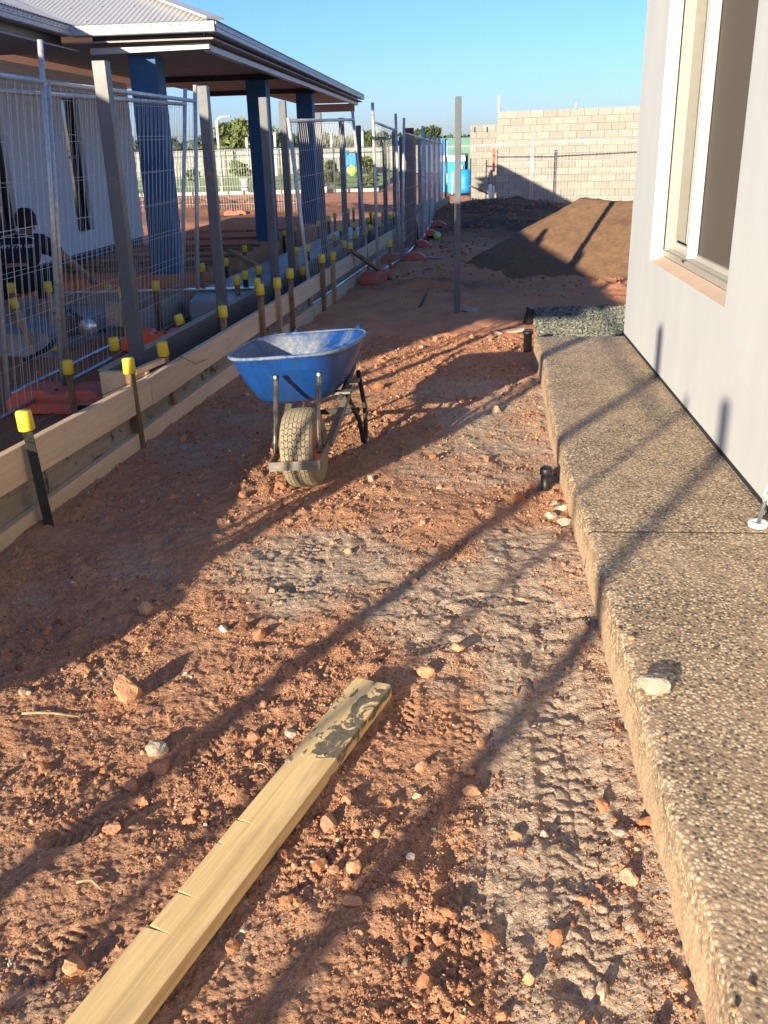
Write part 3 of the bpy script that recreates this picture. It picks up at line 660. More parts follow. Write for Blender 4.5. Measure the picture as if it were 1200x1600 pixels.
# ------------------------------------------------------------------ grey rendered house on the right
WX = 1.21
hr = thing('house', (WX, 7.3, .2), 'grey rendered house wall with a sliding window rising above the path', 'house')
f1 = PX(1015, 407, WX); f2 = PX(1133, 475, WX)
yF, yN = f1[1], f2[1]; zs = f1[2]; ZT = 2.78
print('window', yF, yN, f1, f2)
b = MB(); T = .24
def wall_part(y0, y1, z0, z1):
    b.box((WX+T/2, (y0+y1)/2, (z0+z1)/2), (T, y1-y0, z1-z0))
# one wall with an opening
zb, zt = .228, 3.05; y0, y1 = -4.0, 7.32
def quad(a, b_, c, d): b.add([a, b_, c, d], [(0, 1, 2, 3)])
x = WX; xi = WX+.037
quad((x, y1, zb), (x, yF, zb), (x, yF, zt), (x, y1, zt)); quad((x, yN, zb), (x, y0, zb), (x, y0, zt), (x, yN, zt))
quad((x, yF, zb), (x, yN, zb), (x, yN, zs), (x, yF, zs)); quad((x, yF, ZT), (x, yN, ZT), (x, yN, zt), (x, yF, zt))
quad((x, y1, zb), (x, y1, zt), (x+6, y1, zt), (x+6, y1, zb)); quad((x, y0, zt), (x, y0, zb), (x+6, y0, zb), (x+6, y0, zt))
quad((x, y0, zb), (x, y1, zb), (x+6, y1, zb), (x+6, y0, zb)); quad((x, y1, zt), (x, y0, zt), (x+6, y0, zt), (x+6, y1, zt))
obj('wall', b, M['render'], hr)
b = MB(); x = WX
quad((x, yF, zs), (x, yF, ZT), (xi+.05, yF, ZT), (xi+.05, yF, zs)); quad((x, yN, ZT), (x, yN, zs), (xi+.05, yN, zs), (xi+.05, yN, ZT)); quad((x, yF, ZT), (x, yN, ZT), (xi+.05, yN, ZT), (xi+.05, yF, ZT))
obj('window_reveal', b, M['renderw'], hr)
b = MB(); b.add([(x, yN, zs-.0), (x, yF, zs), (xi+.05, yF, zs+.028), (xi+.05, yN, zs+.028)], [(3, 2, 1, 0)]); obj('sill', b, M['sill'], hr)
b = MB(); b.box((WX+.02, 1.66, .214), (.036, 11.3, .034)); obj('joint_filler', b, M['dgap'], hr)
b = MB(); b.box((WX+2.9, 1.66, -.05), (5.8, 11.28, .5)); obj('foundation', b, M['kerb'], hr)
# window
win = bpy.data.objects.new('window', None); COL.objects.link(win); win.parent = hr; rootloc[win.name] = rootloc[hr.name]
xa, xb = 1.297, 1.377; zb_ = zs+.03; zl, zh = zb_+.038, ZT-.04
def yat(px, py, X): return PX(px, py, X)[1]
ym = yat(1092, 200, 1.307)
M['jamb'] = simple('beige_aluminium_jamb', (.36, .335, .29), (.33, .305, .265), 14, .45)
b = MB(); b.box(((xa+xb)/2, (yF+yN)/2, zb_+.018), (xb-xa, yF-yN-.002, .036)); b.box(((xa+xb)/2+.02, (yF+yN)/2, zb_+.045), (.006, yF-yN-.07, .018)); b.box(((xa+xb)/2-.015, (yF+yN)/2, zb_+.045), (.006, yF-yN-.07, .018))
b.box(((xa+xb)/2, (yF+yN)/2, ZT-.02), (xb-xa, yF-yN-.002, .036)); b.box(((xa+xb)/2, yF-.014, (zl+zh)/2), (xb-xa-.004, .026, zh-zl)); b.box(((xa+xb)/2, yN+.014, (zl+zh)/2), (xb-xa-.004, .026, zh-zl))
obj('frame', b, M['jamb'], win, bevel=.002)
b = MB(); b.box((xa-.002, yF-.006, (zl+zh)/2), (.006, .010, zh-zl)); obj('seal', b, M['dgap'], win)
b = MB(); b.box((1.342, ym+.02, (zl+zh)/2), (.066, .035, zh-zl-.02)); b.box((1.36, (yF+ym)/2, zl+.03), (.022, yF-ym-.08, .05)); obj('meeting_stile', b, M['alu'], win, bevel=.002)
b = MB(); b.box((1.366, (yF+ym)/2, (zl+zh)/2+.03), (.006, yF-ym-.07, zh-zl-.08)); obj('pane', b, M['glass'], win)
b = MB(); b.box((1.371, (ym+yN)/2, (zl+zh)/2), (.004, ym-yN-.05, zh-zl-.02)); obj('fly_screen', b, M['screen'], win)
b = MB(); b.box((1.352, ym-.012, (zl+zh)/2), (.024, .010, zh-zl-.02)); b.box((1.358, (ym+yN)/2, zl+.022), (.02, ym-yN-.08, .03)); obj('screen_frame', b, M['alu'], win)
b = MB(); b.box((1.300, ym+.03, zl-.006), (.018, .05, .014)); obj('latch', b, M['darkmetal'], win)
b = MB(); b.box((1.20, 1.75, 3.02), (.9, 11.9, .03)); obj('soffit', b, M['soffit'], hr)
b = MB(); b.box((.72, 1.75, 3.08), (.1, 12.0, .12)); obj('gutter', b, M['darkmetal'], hr)
# chrome rod with white foot
g = G(1184, 822, .2)
rd = thing('support_rod', (g[0], g[1], .2), 'chrome rod with a clamp lever standing in a round white foot by the house wall', 'rod')
b = MB(); b.lathe([(.036, .0), (.038, .004), (.038, .016), (.034, .021), (.02, .018), (.016, .014)], 24, (g[0], g[1], .2)); obj('foot', b, M['fl_white'], rd)
b = MB(); top = (g[0]+.055, g[1]-.02, .62); b.tube([(g[0], g[1], .21), top], .008, 12); obj('rod', b, M['galv_blue'], rd)
b = MB(); b.tube([(g[0]+.012, g[1]-.004, .30), (g[0]+.005, g[1]-.006, .34), (g[0]+.022, g[1]-.01, .39)], .007, 8); b.box((g[0]+.018, g[1]-.006, .325), (.03, .03, .02)); obj('lever', b, M['galv'], rd, bevel=.002)
# black capped pipe
g = G(852, 770, 0); z0 = gz(g[0], g[1])
pp = thing('capped_pipe', (g[0], g[1], z0), 'short black capped pipe standing in the soil next to the path', 'pipe')
b = MB(); b.lathe([(.024, -.05), (.024, .085)], 20, (g[0], g[1], z0)); obj('pipe', b, M['black'], pp)
b = MB(); b.lathe([(.030, .083), (.031, .09), (.031, .112), (.026, .119), (.0, .12)], 20, (g[0], g[1], z0)); b.box((g[0], g[1], z0+.122), (.02, .02, .008)); obj('cap', b, M['black'], pp)
g = G(824, 550, 0); z0 = gz(g[0], g[1])
b = MB(); b.lathe([(.035, -.05), (.035, .14), (.045, .142), (.045, .165), (.0, .166)], 18, (g[0], g[1], z0)); obj('pipe_stub', b, M['black'], label='black pipe stub in the shade at the far corner of the path', cat='pipe')
g = G(826, 507, 0); b = MB(); b.box((g[0], g[1], .08), (.05, .09, .16), (.1, .2, .3)); obj('plastic_scrap', b, M['black'], label='black scrap of plastic sticking out of the gravel bed edge', cat='plastic scrap')

# ------------------------------------------------------------------ wheelbarrow
WB = G(481, 762, 0); wz = gz(WB[0], WB[1])
wb = thing('wheelbarrow', (WB[0], WB[1]+.05, wz-.008), 'scuffed blue wheelbarrow with a dusty wide tyre facing the camera', 'wheelbarrow')
rootloc[wb.name] = Vector((0, 0, 0)); wb.rotation_euler = (0, R_(-4.2), R_(-3.0))
def W(name, mb, m, parent=None, **k): return obj(name, mb, m, parent or wb, local=True, **k)
# tray: superelliptic sections from the bottom to the rim
def tray_mesh():
    V = []; cem = []; n = 64; rows = 15
    secs = []
    for j in range(rows):
        t = j/(rows-1)
        z0, z1 = .372, .64
        hw = .20+.150*t**.62; yf = .25-.185*t**.8; yb = .66+.33*t**.75
        secs.append((hw, yf, yb, z0+(z1-z0)*t))
    for (hw, yf, yb, zz) in secs:
        for i in range(n):
            q = 2*math.pi*i/n; c, s_ = math.cos(q), math.sin(q); e = .52
            X = hw*math.copysign(abs(c)**e, c); yy_ = math.copysign(abs(s_)**e, s_)
            yc = (yf+yb)/2; Yp = yc+yy_*(yb-yf)/2
            k = (Yp-yf)/(yb-yf)
            X *= (.86+.30*k) if False else (1.0-.14*(1-k)**2-.05*k**2)
            V.append((X-.095, Yp, zz-.03*k*(zz-.395)/.245+(.012*(1-k)**3 if zz > .6 else 0)))
    return V, n, rows
V, n, rows = tray_mesh()
Vi = [((x+.095)*.985-.095, .51+(y-.51)*.988, z+.004) for x, y, z in V]
faces = []
for j in range(rows-1):
    for i in range(n): faces.append((j*n+i, j*n+(i+1) % n, (j+1)*n+(i+1) % n, (j+1)*n+i))
o2 = len(V); allv = V+Vi
for j in range(rows-1):
    for i in range(n): faces.append((o2+j*n+i, o2+(j+1)*n+i, o2+(j+1)*n+(i+1) % n, o2+j*n+(i+1) % n))
for i in range(n): faces.append(((rows-1)*n+i, (rows-1)*n+(i+1) % n, o2+(rows-1)*n+(i+1) % n, o2+(rows-1)*n+i))
faces.append(tuple(reversed(range(n)))); faces.append(tuple(o2+i for i in range(n)))
b = MB(); b.add(allv, faces, True); tr = W('tray', b, M['tray'])
at = tr.data.attributes.new('cem', 'FLOAT', 'POINT')
vals = [max(0, .0)]*len(V)+[.42+.25*(1 if (x < -.02) else .0)-.12*(1 if x > .15 else 0) for x, y, z in Vi]
at.data.foreach_set('value', vals)
rimp = V[(rows-1)*n:]; b = MB(); pts = [Vector(((x+.095)*1.012-.095, y, z)) for x, y, z in rimp]; b.tube(pts+[pts[0], pts[1]], .0095, 8, cap=False); ri = W('rolled_rim', b, M['tray'])
at = ri.data.attributes.new('cem', 'FLOAT', 'POINT'); at.data.foreach_set('value', [.56]*len(ri.data.vertices))
# wheel: tyre with zigzag lugs
R0, HW = .198, .082
wheel = bpy.data.objects.new('wheel', None); COL.objects.link(wheel); wheel.parent = wb; rootloc[wheel.name] = Vector((0, 0, 0))
wheel.location = (0, 0, R0)
def ty(a, r, x): return (x, r*math.cos(a), r*math.sin(a))
b = MB(); prof = [(.105, .060), (.120, .074), (.145, .083), (.168, .084), (.183, .078), (.190, .066), (.193, .05), (.1945, .025), (.195, 0)]
prof = prof+[(r, -x) for r, x in prof[-2::-1]]
nn = 72; vs = [ty(2*math.pi*i/nn, r, x) for r, x in prof for i in range(nn)]
fs = [(j*nn+i, (j+1)*nn+i, (j+1)*nn+(i+1) % nn, j*nn+(i+1) % nn) for j in range(len(prof)-1) for i in range(nn)]
b.add(vs, fs, True); tyre = obj('tyre', b, M['tyredark'], wheel, local=True)
b = MB(); rowsN = 38; cols_ = 7; xw = [-.074, -.053, -.032, -.011, .011, .032, .053, .074]
for i in range(rowsN):
    for c in range(cols_):
        xa, xb = xw[c]+.0014, xw[c+1]-.0014; a0 = 2*math.pi*(i+(.5 if c % 2 else 0))/rowsN; da = 2*math.pi/rowsN
        k = .28*da; up = 1 if c % 2 else -1
        def rr(x): return .203-.011*(abs(x)/.074)**3.2
        def P(x, a, lift=1): return ty(a, rr(x)-(0 if lift else .011), x)
        xm = (xa+xb)/2
        top = [(xa, a0-.42*da), (xm, a0-.42*da+up*k*.9), (xb, a0-.42*da), (xb, a0+.42*da), (xm, a0+.42*da+up*k*.9), (xa, a0+.42*da)]
        v_ = [P(x, a) for x, a in top]+[P(x, a, 0) for x, a in top]
        b.add(v_, [(0, 1, 4, 5), (1, 2, 3, 4)]+[(q, q+6, (q+1) % 6+6, (q+1) % 6) for q in range(6)])
obj('tread_lugs', b, M['tyre'], tyre, local=True, kind='stuff')
b = MB(); b.add([ty(2*math.pi*i/nn, r*.999+.0012, x*1.01) for r, x in prof[:6] for i in range(nn)], [(j*nn+i, (j+1)*nn+i, (j+1)*nn+(i+1) % nn, j*nn+(i+1) % nn) for j in range(5) for i in range(nn)], True)
b.add([ty(2*math.pi*i/nn, r*.999+.0012, -x*1.01) for r, x in prof[:6] for i in range(nn)], [(j*nn+i, j*nn+(i+1) % nn, (j+1)*nn+(i+1) % nn, (j+1)*nn+i) for j in range(5) for i in range(nn)], True)
obj('sidewall', b, M['tyre'], tyre, local=True)
b = MB(); MX = Matrix.Rotation(math.pi/2, 3, 'Y'); b.lathe([(.106, -.06), (.108, -.05), (.09, -.04), (.06, -.03), (.022, -.045), (.022, .045), (.06, .03), (.09, .04), (.108, .05), (.106, .06)], 32, (0, 0, 0), MX)
obj('rim', b, M['rim'], wheel, local=True)
b = MB(); b.tube([(-.125, 0, 0), (.125, 0, 0)], .008, 10); obj('axle', b, M['bracket'], wheel, local=True)
# frame
for s_ in (-1, 1):
    b = MB(); b.bar((s_*.122, -.235, .175), (s_*.125, .02, .2), .006, .05); b.bar((s_*.125, .02, .2), (s_*.165, .52, .375), .035, .03)
    W('fork_rail', b, M['bracket'])
    b = MB(); pts = [(s_*.112, -.14, .205), (s_*.112, -.13, .26), (s_*.108, -.05, .42), (s_*.112, .045, .545), (s_*.112, .055, .565)]
    b.tube(pts, [.013, .0135, .0125, .014, .016], 12); b.bar((s_*.112, -.15, .215), (s_*.112, -.125, .26), .006, .036)
    st = W('brace_tube', b, M['chrome']); b = MB(); b.lathe([(.011, -.004), (.009, .006), (.0, .008)], 8, (s_*.112, .035, .56), Matrix.Rotation(math.pi/2, 3, 'X')); W('bolt', b, M['galv'], st)
    b = MB(); b.tube([(s_*.16, .42, .36), (s_*.19, .56, .17), (s_*.19, .60, .035), (s_*.19, .65, .015), (s_*.19, .70, .03), (s_*.185, .79, .19), (s_*.15, .88, .385)], .0135, 10)
    W('leg', b, M['stakeblack'])
    b = MB(); b.tube([(s_*.15, .30, .37), (s_*.16-.03, .85, .41), (s_*.19-.09, 1.15, .46), (s_*.20-.10, 1.30, .545)], .015, 10); hd = W('handle', b, M['stakeblack'])
    b = MB(); b.tube([(s_*.20-.10, 1.24, .51), (s_*.20-.10, 1.34, .565)], .020, 10); W('grip', b, M['navy'], hd)
b = MB(); b.bar((-.128, -.238, .178), (.128, -.238, .178), .006, .045); W('nose_bar', b, M['bracket'])
b = MB(); b.bar((-.188, .60, .22), (.188, .60, .22), .012, .03); W('cross_brace', b, M['stakeblack'])
b = MB(); b.bar((.03, .36, .387), (.20, .36, .387), .06, .012); b.bar((-.20, .36, .387), (-.03, .36, .387), .06, .012); b.bar((-.2, .62, .385), (.2, .62, .385), .05, .015); W('tray_support', b, M['bracket'])

# ------------------------------------------------------------------ timber formwork
def fX(y): return -1.99+.06*(y-3.4)
def ftop(y): return .39+.11*max(0, min(1, (5.2-y)/1.8)) if y > 3.4 else .50
fw = thing('formwork', (fX(6), 6, 0), 'long double timber formwork edge of rough boards along the left of the dirt strip', 'formwork')
def board(x0f, ya, yb, zt_, h, th, mat, name='board', offs=0., dz=0):
    b = MB(); pa = Vector((x0f(ya)+offs, ya, zt_(ya)-h/2+dz)); pb = Vector((x0f(yb)+offs, yb, zt_(yb)-h/2+dz))
    b.bar(pa, pb, th, h); return obj(name, b, M[mat], fw, bevel=.003)
cuts = [1.2, 5.15, 8.65, 11.9, 15.4, 19, 23, 27]
for i in range(7):
    a, c = cuts[i]+.003, cuts[i+1]-.003; sg = [.0, .004, -.003, .003, 0, .002, 0][i]
    n_ = 2 if i in (0, 1) else 1
    board(fX, a, c, ftop, .165, .042, 'formwood' if i < 4 else 'greywood', offs=sg)
    board(fX, a, c, lambda y: .125, .155, .042, 'formwood' if i < 4 else 'greywood', offs=-sg)
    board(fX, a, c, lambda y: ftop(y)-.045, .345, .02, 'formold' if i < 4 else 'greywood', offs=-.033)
def fI(y): return fX(y)-.34
cuts2 = [5.35, 8.3, 11.8, 15.6, 20, 26]
for i in range(5):
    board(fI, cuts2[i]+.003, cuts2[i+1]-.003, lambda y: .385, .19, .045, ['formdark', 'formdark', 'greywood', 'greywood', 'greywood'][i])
    b = MB(); ya, yb = cuts2[i]+.003, cuts2[i+1]-.003; b.bar((fI(ya)-.02, ya, .392), (fI(yb)-.02, yb, .392), .05, .012); obj('top_batten', b, M['greywood'], fw)
b = MB(); b.bar((fI(5.33)-.02, 5.33, .29), (fX(5.33)-.06, 5.33, .29), .045, .20); obj('end_board', b, M['formwood'], fw, bevel=.003)
b = MB(); b.bar((fX(5.3)-.12, 5.26, .40), (fX(5.5)-.03, 5.5, .42), .04, .03); obj('offcut', b, M['formwood'], label='short timber offcut laid across the formwork slot beside the nearest grey post', cat='timber')
def wire(pts, lab):
    b = MB(); b.tube(pts, .0022, 5); obj('tie_wire', b, M['darkmetal'], label=lab, cat='wire')
wire([(fX(5.6)+.05, 5.6, .42), (fX(5.8)+.07, 5.8, .33), (fX(6.1)+.045, 6.1, .30)], 'loop of dark tie wire hanging over the boards near the third stake')
wire([(fX(y)-.015+.01*math.sin(y*3), y, ftop(y)+.006) for y in np.linspace(2.5, 5.6, 12)], 'long thin string line running along the nearest formwork top')

# stakes with yellow caps
def stake_proto(mat, label, round_=False):
    t = thing('stake', (0, 0, 0), label, 'stake'); rootloc[t.name] = Vector((0, 0, 0))
    b = MB(); b.box((0, 0, .22), (.042, .036, .60)); obj('peg', b, M[mat], t, bevel=.002, local=True)
    b = MB(); b.lathe([(.034, -.048), (.036, -.046), (.0345, .030), (.031, .038), (.0, .039)], 20, (0, 0, .49)); obj('cap', b, M['yellow'], t, local=True)
    return t
protos = {}; used = {}
def stake(px, py, mat, label, line=None, ztop=.5, base=None, lean=(0, 0), group=None, s=1.0):
    if base is not None: g = G(*base); q = PX(px, py, g[0]); zt_ = q[2] if q[2] > .2 else .5
    elif line is not None:
        lo, hi = .2, 1.2
        for _ in range(40):
            z_ = (lo+hi)/2; g = G(px, py, z_)
            if (g[0]-(line(g[1]))) > 0: hi, lo = hi, lo
            d = g[0]-line(g[1])
            # larger z brings the point nearer the camera axis
            if d < 0: lo = z_
            else: hi = z_
        zt_ = z_
    else: g = G(px, py, ztop); zt_ = ztop
    zt_ = max(.30, min(.75, zt_))
    if mat not in protos: protos[mat] = stake_proto(mat, label); used[mat] = False
    z_ = zt_-.49*s
    o = place(protos[mat], not used[mat], (g[0]-math.tan(lean[1])*zt_, g[1], z_-.0), (lean[0], lean[1], random.uniform(-.5, .5)), label, group, (s, s, 1)); used[mat] = True
    return o
ln = lambda y: fX(y)+.045
stake(33, 657, 'stakeblack', 'nearest stake, black with a yellow cap, in front of the boards at far left', base=(70, 835), lean=(0, -.05))
stake(108, 571, 'stakewood', 'yellow capped stake behind the boards, in front of the faded red fence foot', base=(120, 665))
stake(200, 570, 'stakewood', 'peeling brown yellow capped stake outside the boards, beside the nearest grey post', base=(218, 708), lean=(0, -.03))
stake(258, 541, 'stakewood', 'brown stake with tilted yellow cap outside the boards, right of the nearest grey post', base=(272, 660), lean=(.1, -.03))
stake(178, 536, 'stakewood', 'yellow capped stake behind the slot, left of the nearest grey post', ztop=.42)
stake(279, 496, 'stakeblack', 'leaning black stake with yellow cap before the bright orange fence foot', ztop=.42, lean=(.05, -.28))
stake(347, 486, 'stakewood', 'brown yellow capped stake outside the boards just left of the wheelbarrow tray', base=(357, 590))
stake(370, 437, 'stakewood', 'yellow capped stake behind the wheelbarrow, leftmost of the bunch there', ztop=.45)
stake(383, 429, 'stakeblack', 'dark yellow capped stake in the bunch behind the wheelbarrow, second from its left', ztop=.45)
stake(404, 421, 'stakewood', 'higher yellow capped stake at the back of the bunch behind the wheelbarrow', ztop=.45)
stake(402, 441, 'stakeblack', 'black yellow capped stake hidden behind a brown one in the bunch by the wheelbarrow', ztop=.45)
stake(406, 451, 'stakewood', 'brown yellow capped stake front right of the bunch above the wheelbarrow rim', line=ln)
stake(433, 441, 'stakepale', 'pale new stake with bright yellow cap above the wheelbarrow rim', line=ln)
stake(453, 426, 'stakewood', 'brown yellow capped stake just left of the tilted fence panel', line=ln)
stake(472, 422, 'stakewood', 'short yellow capped stake low behind the foot of the tilted fence panel', ztop=.4)
stake(352, 409, 'stakeblack', 'black yellow capped stake standing alone right of the second grey post', ztop=.45)
stake(382, 388, 'stakewood', 'yellow capped stake by the crossed timbers in front of the red dirt of the porch', ztop=.45)
stake(443, 364, 'stakeblack', 'dark stake with tilted yellow cap between the third and fourth grey posts', ztop=.45)
stake(460, 357, 'stakewood', 'yellow capped stake right of the fourth grey post, upper one', ztop=.45)
stake(463, 391, 'stakepale', 'stake with a tall yellow cap right of the fourth grey post', ztop=.5)
stake(481, 387, 'stakeblack', 'dark stake with orange yellow cap seen through the tilted fence panel', ztop=.5)
stake(503, 403, 'stakewood', 'yellow capped stake seen through the middle of the tilted fence panel', line=ln)
stake(520, 399, 'stakepale', 'pale stake with bright yellow cap outside the boards behind the tilted fence panel', line=ln)
far = ((523, 370), (538, 381), (547, 383), (555, 366), (553, 351), (542, 366), (513, 342), (544, 329), (552, 327), (523, 336), (577, 355), (575, 343), (579, 333), (592, 350), (601, 340), (609, 337), (615, 335), (497, 349), (598, 331), (585, 338), (566, 345), (532, 356), (570, 362))
ordn = ['leftmost', 'second', 'third', 'fourth', 'fifth', 'sixth', 'seventh', 'eighth', 'ninth', 'tenth', 'eleventh', 'twelfth', 'thirteenth', 'fourteenth', 'fifteenth', 'sixteenth', 'seventeenth', 'eighteenth', 'nineteenth', 'twentieth', 'twenty-first', 'twenty-second', 'twenty-third']
for i, (a, c) in enumerate(sorted(far)):
    stake(a, c, ['stakewood', 'stakeblack', 'stakewood'][i % 3], ordn[i]+' from the left of the small distant yellow capped stakes in the footings', ztop=.48, group='distant capped stakes in the footings')
stake(606, 383, 'stakewood', 'yellow capped stake standing outside the fence between the red feet', base=(610, 432))
stake(649, 342, 'stakeblack', 'dark leaning yellow capped stake beside the rusty steel beam', ztop=.5, lean=(0, -.1))
stake(315, 417, 'stakewood', 'yellow capped stake just right of the middle pair of fence uprights', ztop=.5)
stake(243, 446, 'stakewood', 'yellow capped stake in front of the blue column of the porch', ztop=.5)
stake(190, 455, 'stakepale', 'pale yellow capped stake left of the nearest grey post, far behind the fence', ztop=.5)
stake(75, 447, 'stakepale', 'pale yellow capped stake right of the crouching worker', ztop=.55)
stake(17, 449, 'stakewood', 'yellow capped stake in front of the crouching worker', ztop=.55)
stake(15, 470, 'stakepale', 'leaning stake with an orange yellow cap in front of the crouching worker', ztop=.5, lean=(0, -.30))
for (px, py, lab) in ((169, 449, 'loose yellow cap lying beyond the long grey footing board'), (83, 545, 'loose yellow cap on the ground by the black hose')):
    g = G(px, py, .06 if py > 500 else .3); b = MB(); b.lathe([(.034, -.04), (.036, .03), (.03, .04), (0, .041)], 16, (g[0], g[1], g[2]), Matrix.Rotation(1.2, 3, 'X')); obj('yellow_cap', b, M['yellow'], label=lab, cat='cap')

# ------------------------------------------------------------------ grey square posts standing in the slot
def slotX(y): return -2.16+.06*(y-5.6)
def post_at(px, py, label, xl=slotX, wd=.075, lean=0, mat='postgrey', zmin=0, name='steel_post', group=None, ztop=None, y_=None):
    r = ray(px, py); k = r[0]/r[1]
    if y_ is not None: y = y_
    else: y = (-2.16-.06*5.6)/(k-.06) if xl is slotX else None
    x = k*y; z_ = H+r[2]/r[1]*y
    b = MB(); b.bar((x+lean, y, zmin-.05), (x, y, z_), wd, wd, (0, 1, 0))
    return obj(name, b, M[mat], bevel=.004, label=label, cat='post', group=group)
pw_ = .078
post_at(157, 95, 'nearest and thickest looking grey square post, rising from the formwork slot at left', wd=.082)
post_at(317, 134, 'second grey square post from the left, rising behind the fence uprights', wd=pw_)
post_at(411, 152, 'third grey square post, right in front of the second blue column', wd=pw_)
post_at(441, 158, 'fourth grey square post, touching the tilted fence panel', wd=.07)
post_at(497, 176, 'fifth grey square post, in front of the right edge of the third blue column', wd=.07)
post_at(533, 184, 'sixth grey square post, seen through the tilted fence panel', wd=.07)
post_at(560, 196, 'seventh grey post, just right of the tilted fence panel', wd=.07)
for i, (px, py, y_) in enumerate(((600, 207, 16.5), (615, 206, 18.4), (626, 214, 20.3), (647, 212, 22.2), (655, 213, 24.0), (663, 216, 26), (671, 218, 28), (678, 220, 29.5))):
    post_at(px, py, ordn[i]+' from the left of the distant grey posts among the crowded fence uprights', wd=.07, y_=y_, group='distant grey posts along the boundary')
for y in (3.75, 1.0, -1.15, -2.98):
    b = MB(); x = slotX(y); b.bar((x, y, -.05), (x, y, 2.42), .058, .058, (0, 1, 0)); obj('steel_post', b, M['postgrey'], label='grey square post further along the boundary, outside the left edge of the view', cat='post', group='grey posts outside the view')
P0 = G(714, 490); p1 = PY(716, 151, P0[1]); b = MB(); b.bar((P0[0], P0[1], -.1), (p1[0], P0[1], p1[2]), .062, .062, (0, 1, 0))
obj('steel_pole', b, M['postgrey'], bevel=.004, label='single grey square steel pole standing alone in the middle of the dirt', cat='pole')
# rusty beam
a = G(652, 392, 0); t = PY(634, 200, a[1]); t2 = PY(641, 200, a[1])
b = MB(); w_ = .30; d = .16
for xo in (-d/2, d/2): b.bar((a[0]+xo-.10, a[1], 0), (t[0]+xo+.04, a[1], t[2]), .012, .22, (0, 1, 0))
b.bar((a[0]-.10, a[1], 0), (t[0]+.04, a[1], t[2]), d-.012, .01, (0, 1, 0)); obj('steel_beam', b, M['rustbeam'], label='red oxide painted steel beam standing upright behind the fence', cat='beam')

# ------------------------------------------------------------------ temporary fence panels
def fence_panel(bl, br, tl, tr_, label, group=None, hv=None, ext=.16, wires=True, rt=.019, wr=.0016, mat='galv', nv=None, botgap=.10, ext0=None):
    bl, br, tl, tr_ = map(lambda p: Vector([float(q) for q in p]), (bl, br, tl, tr_))
    t = thing('mesh_fence', bl, label, 'fence', group)
    ext0 = ext if ext0 is None else ext0
    for p, q, e in ((bl, tl, ext0), (br, tr_, ext)):
        b = MB(); u = (q-p).normalized(); b.tube([p-u*.0, q+u*e], rt, 10); obj('upright', b, M[mat], t)
    def L(s, k): a = bl.lerp(tl, k); c = br.lerp(tr_, k); return a.lerp(c, s)
    Hh = (tl-bl).length
    for k in (1.0, botgap/Hh): b = MB(); b.tube([L(0, k), L(1, k)], rt*.9, 8); obj('rail', b, M['galv_blue' if k < .5 else mat], t)
    if wires:
        b = MB(); n_ = nv or int((br-bl).length/.092)
        for i in range(1, n_):
            s = i/n_; j = random.uniform(-.002, .002); b.tube([L(s+j, botgap/Hh), L(s-j, 1.0)], wr, 4, cap=False)
        for k in np.linspace(botgap/Hh+.0, .985, 8)[1:-0 or None]:
            b.tube([L(0, k), L(.5, k)+Vector((0, 0, -.006)), L(1, k)], wr, 4, cap=False)
        obj('wire_mesh', b, M['wire'], t, kind='stuff')
    return t
# nearest two panels and the panel just behind them
Ab, At = G(100, 622, 0), None; At = PY(67, 128, Ab[1]); Ab_ = Vector(Ab)
Bb = G(310, 502, 0); Bt = PY(305, 158, Bb[1])
La = Vector(Ab)+(Vector(Ab)-Vector(Bb))*.98; Lt = Vector(At)+(Vector(At)-Vector(Bt))*.98+Vector((0, 0, .03))
Ab2 = Vector(Ab)+(Vector(Bb)-Vector(Ab))*.02; At2 = Vector(At)+(Vector(Bt)-Vector(At))*.02
fence_panel(La, Ab, Lt, At, 'temporary mesh fence panel at the far left edge, ending at the pale capped upright', ext=.24, ext0=.1)
fence_panel(Ab2, Bb, At2, Bt, 'second temporary mesh fence panel from the left, in front of the white house wall', ext=.14, ext0=-.02)
for k_, (ya_, yb_) in enumerate(((.45, 3.05), (-2.35, .35))):
    fence_panel((-2.96, ya_, 0), (-2.94, yb_, 0), (-2.76, ya_, 2.12), (-2.74, yb_, 2.12), ['temporary mesh fence panel just outside the left edge of the view', 'temporary mesh fence panel left of the viewpoint, outside the view'][k_], ext=.16)
Qa = G(14, 640, .0); Qt = PY(-22, 140, Qa[1]); Qb = G(284, 500, 0); Qbt = PY(289, 163, Qb[1])
fence_panel(Qa, Qb, Qt, Qbt, 'mesh fence panel standing parallel just behind the two nearest panels', ext=.14)
b = MB(); q = Vector(At)+Vector((-.002, 0, .20)); 
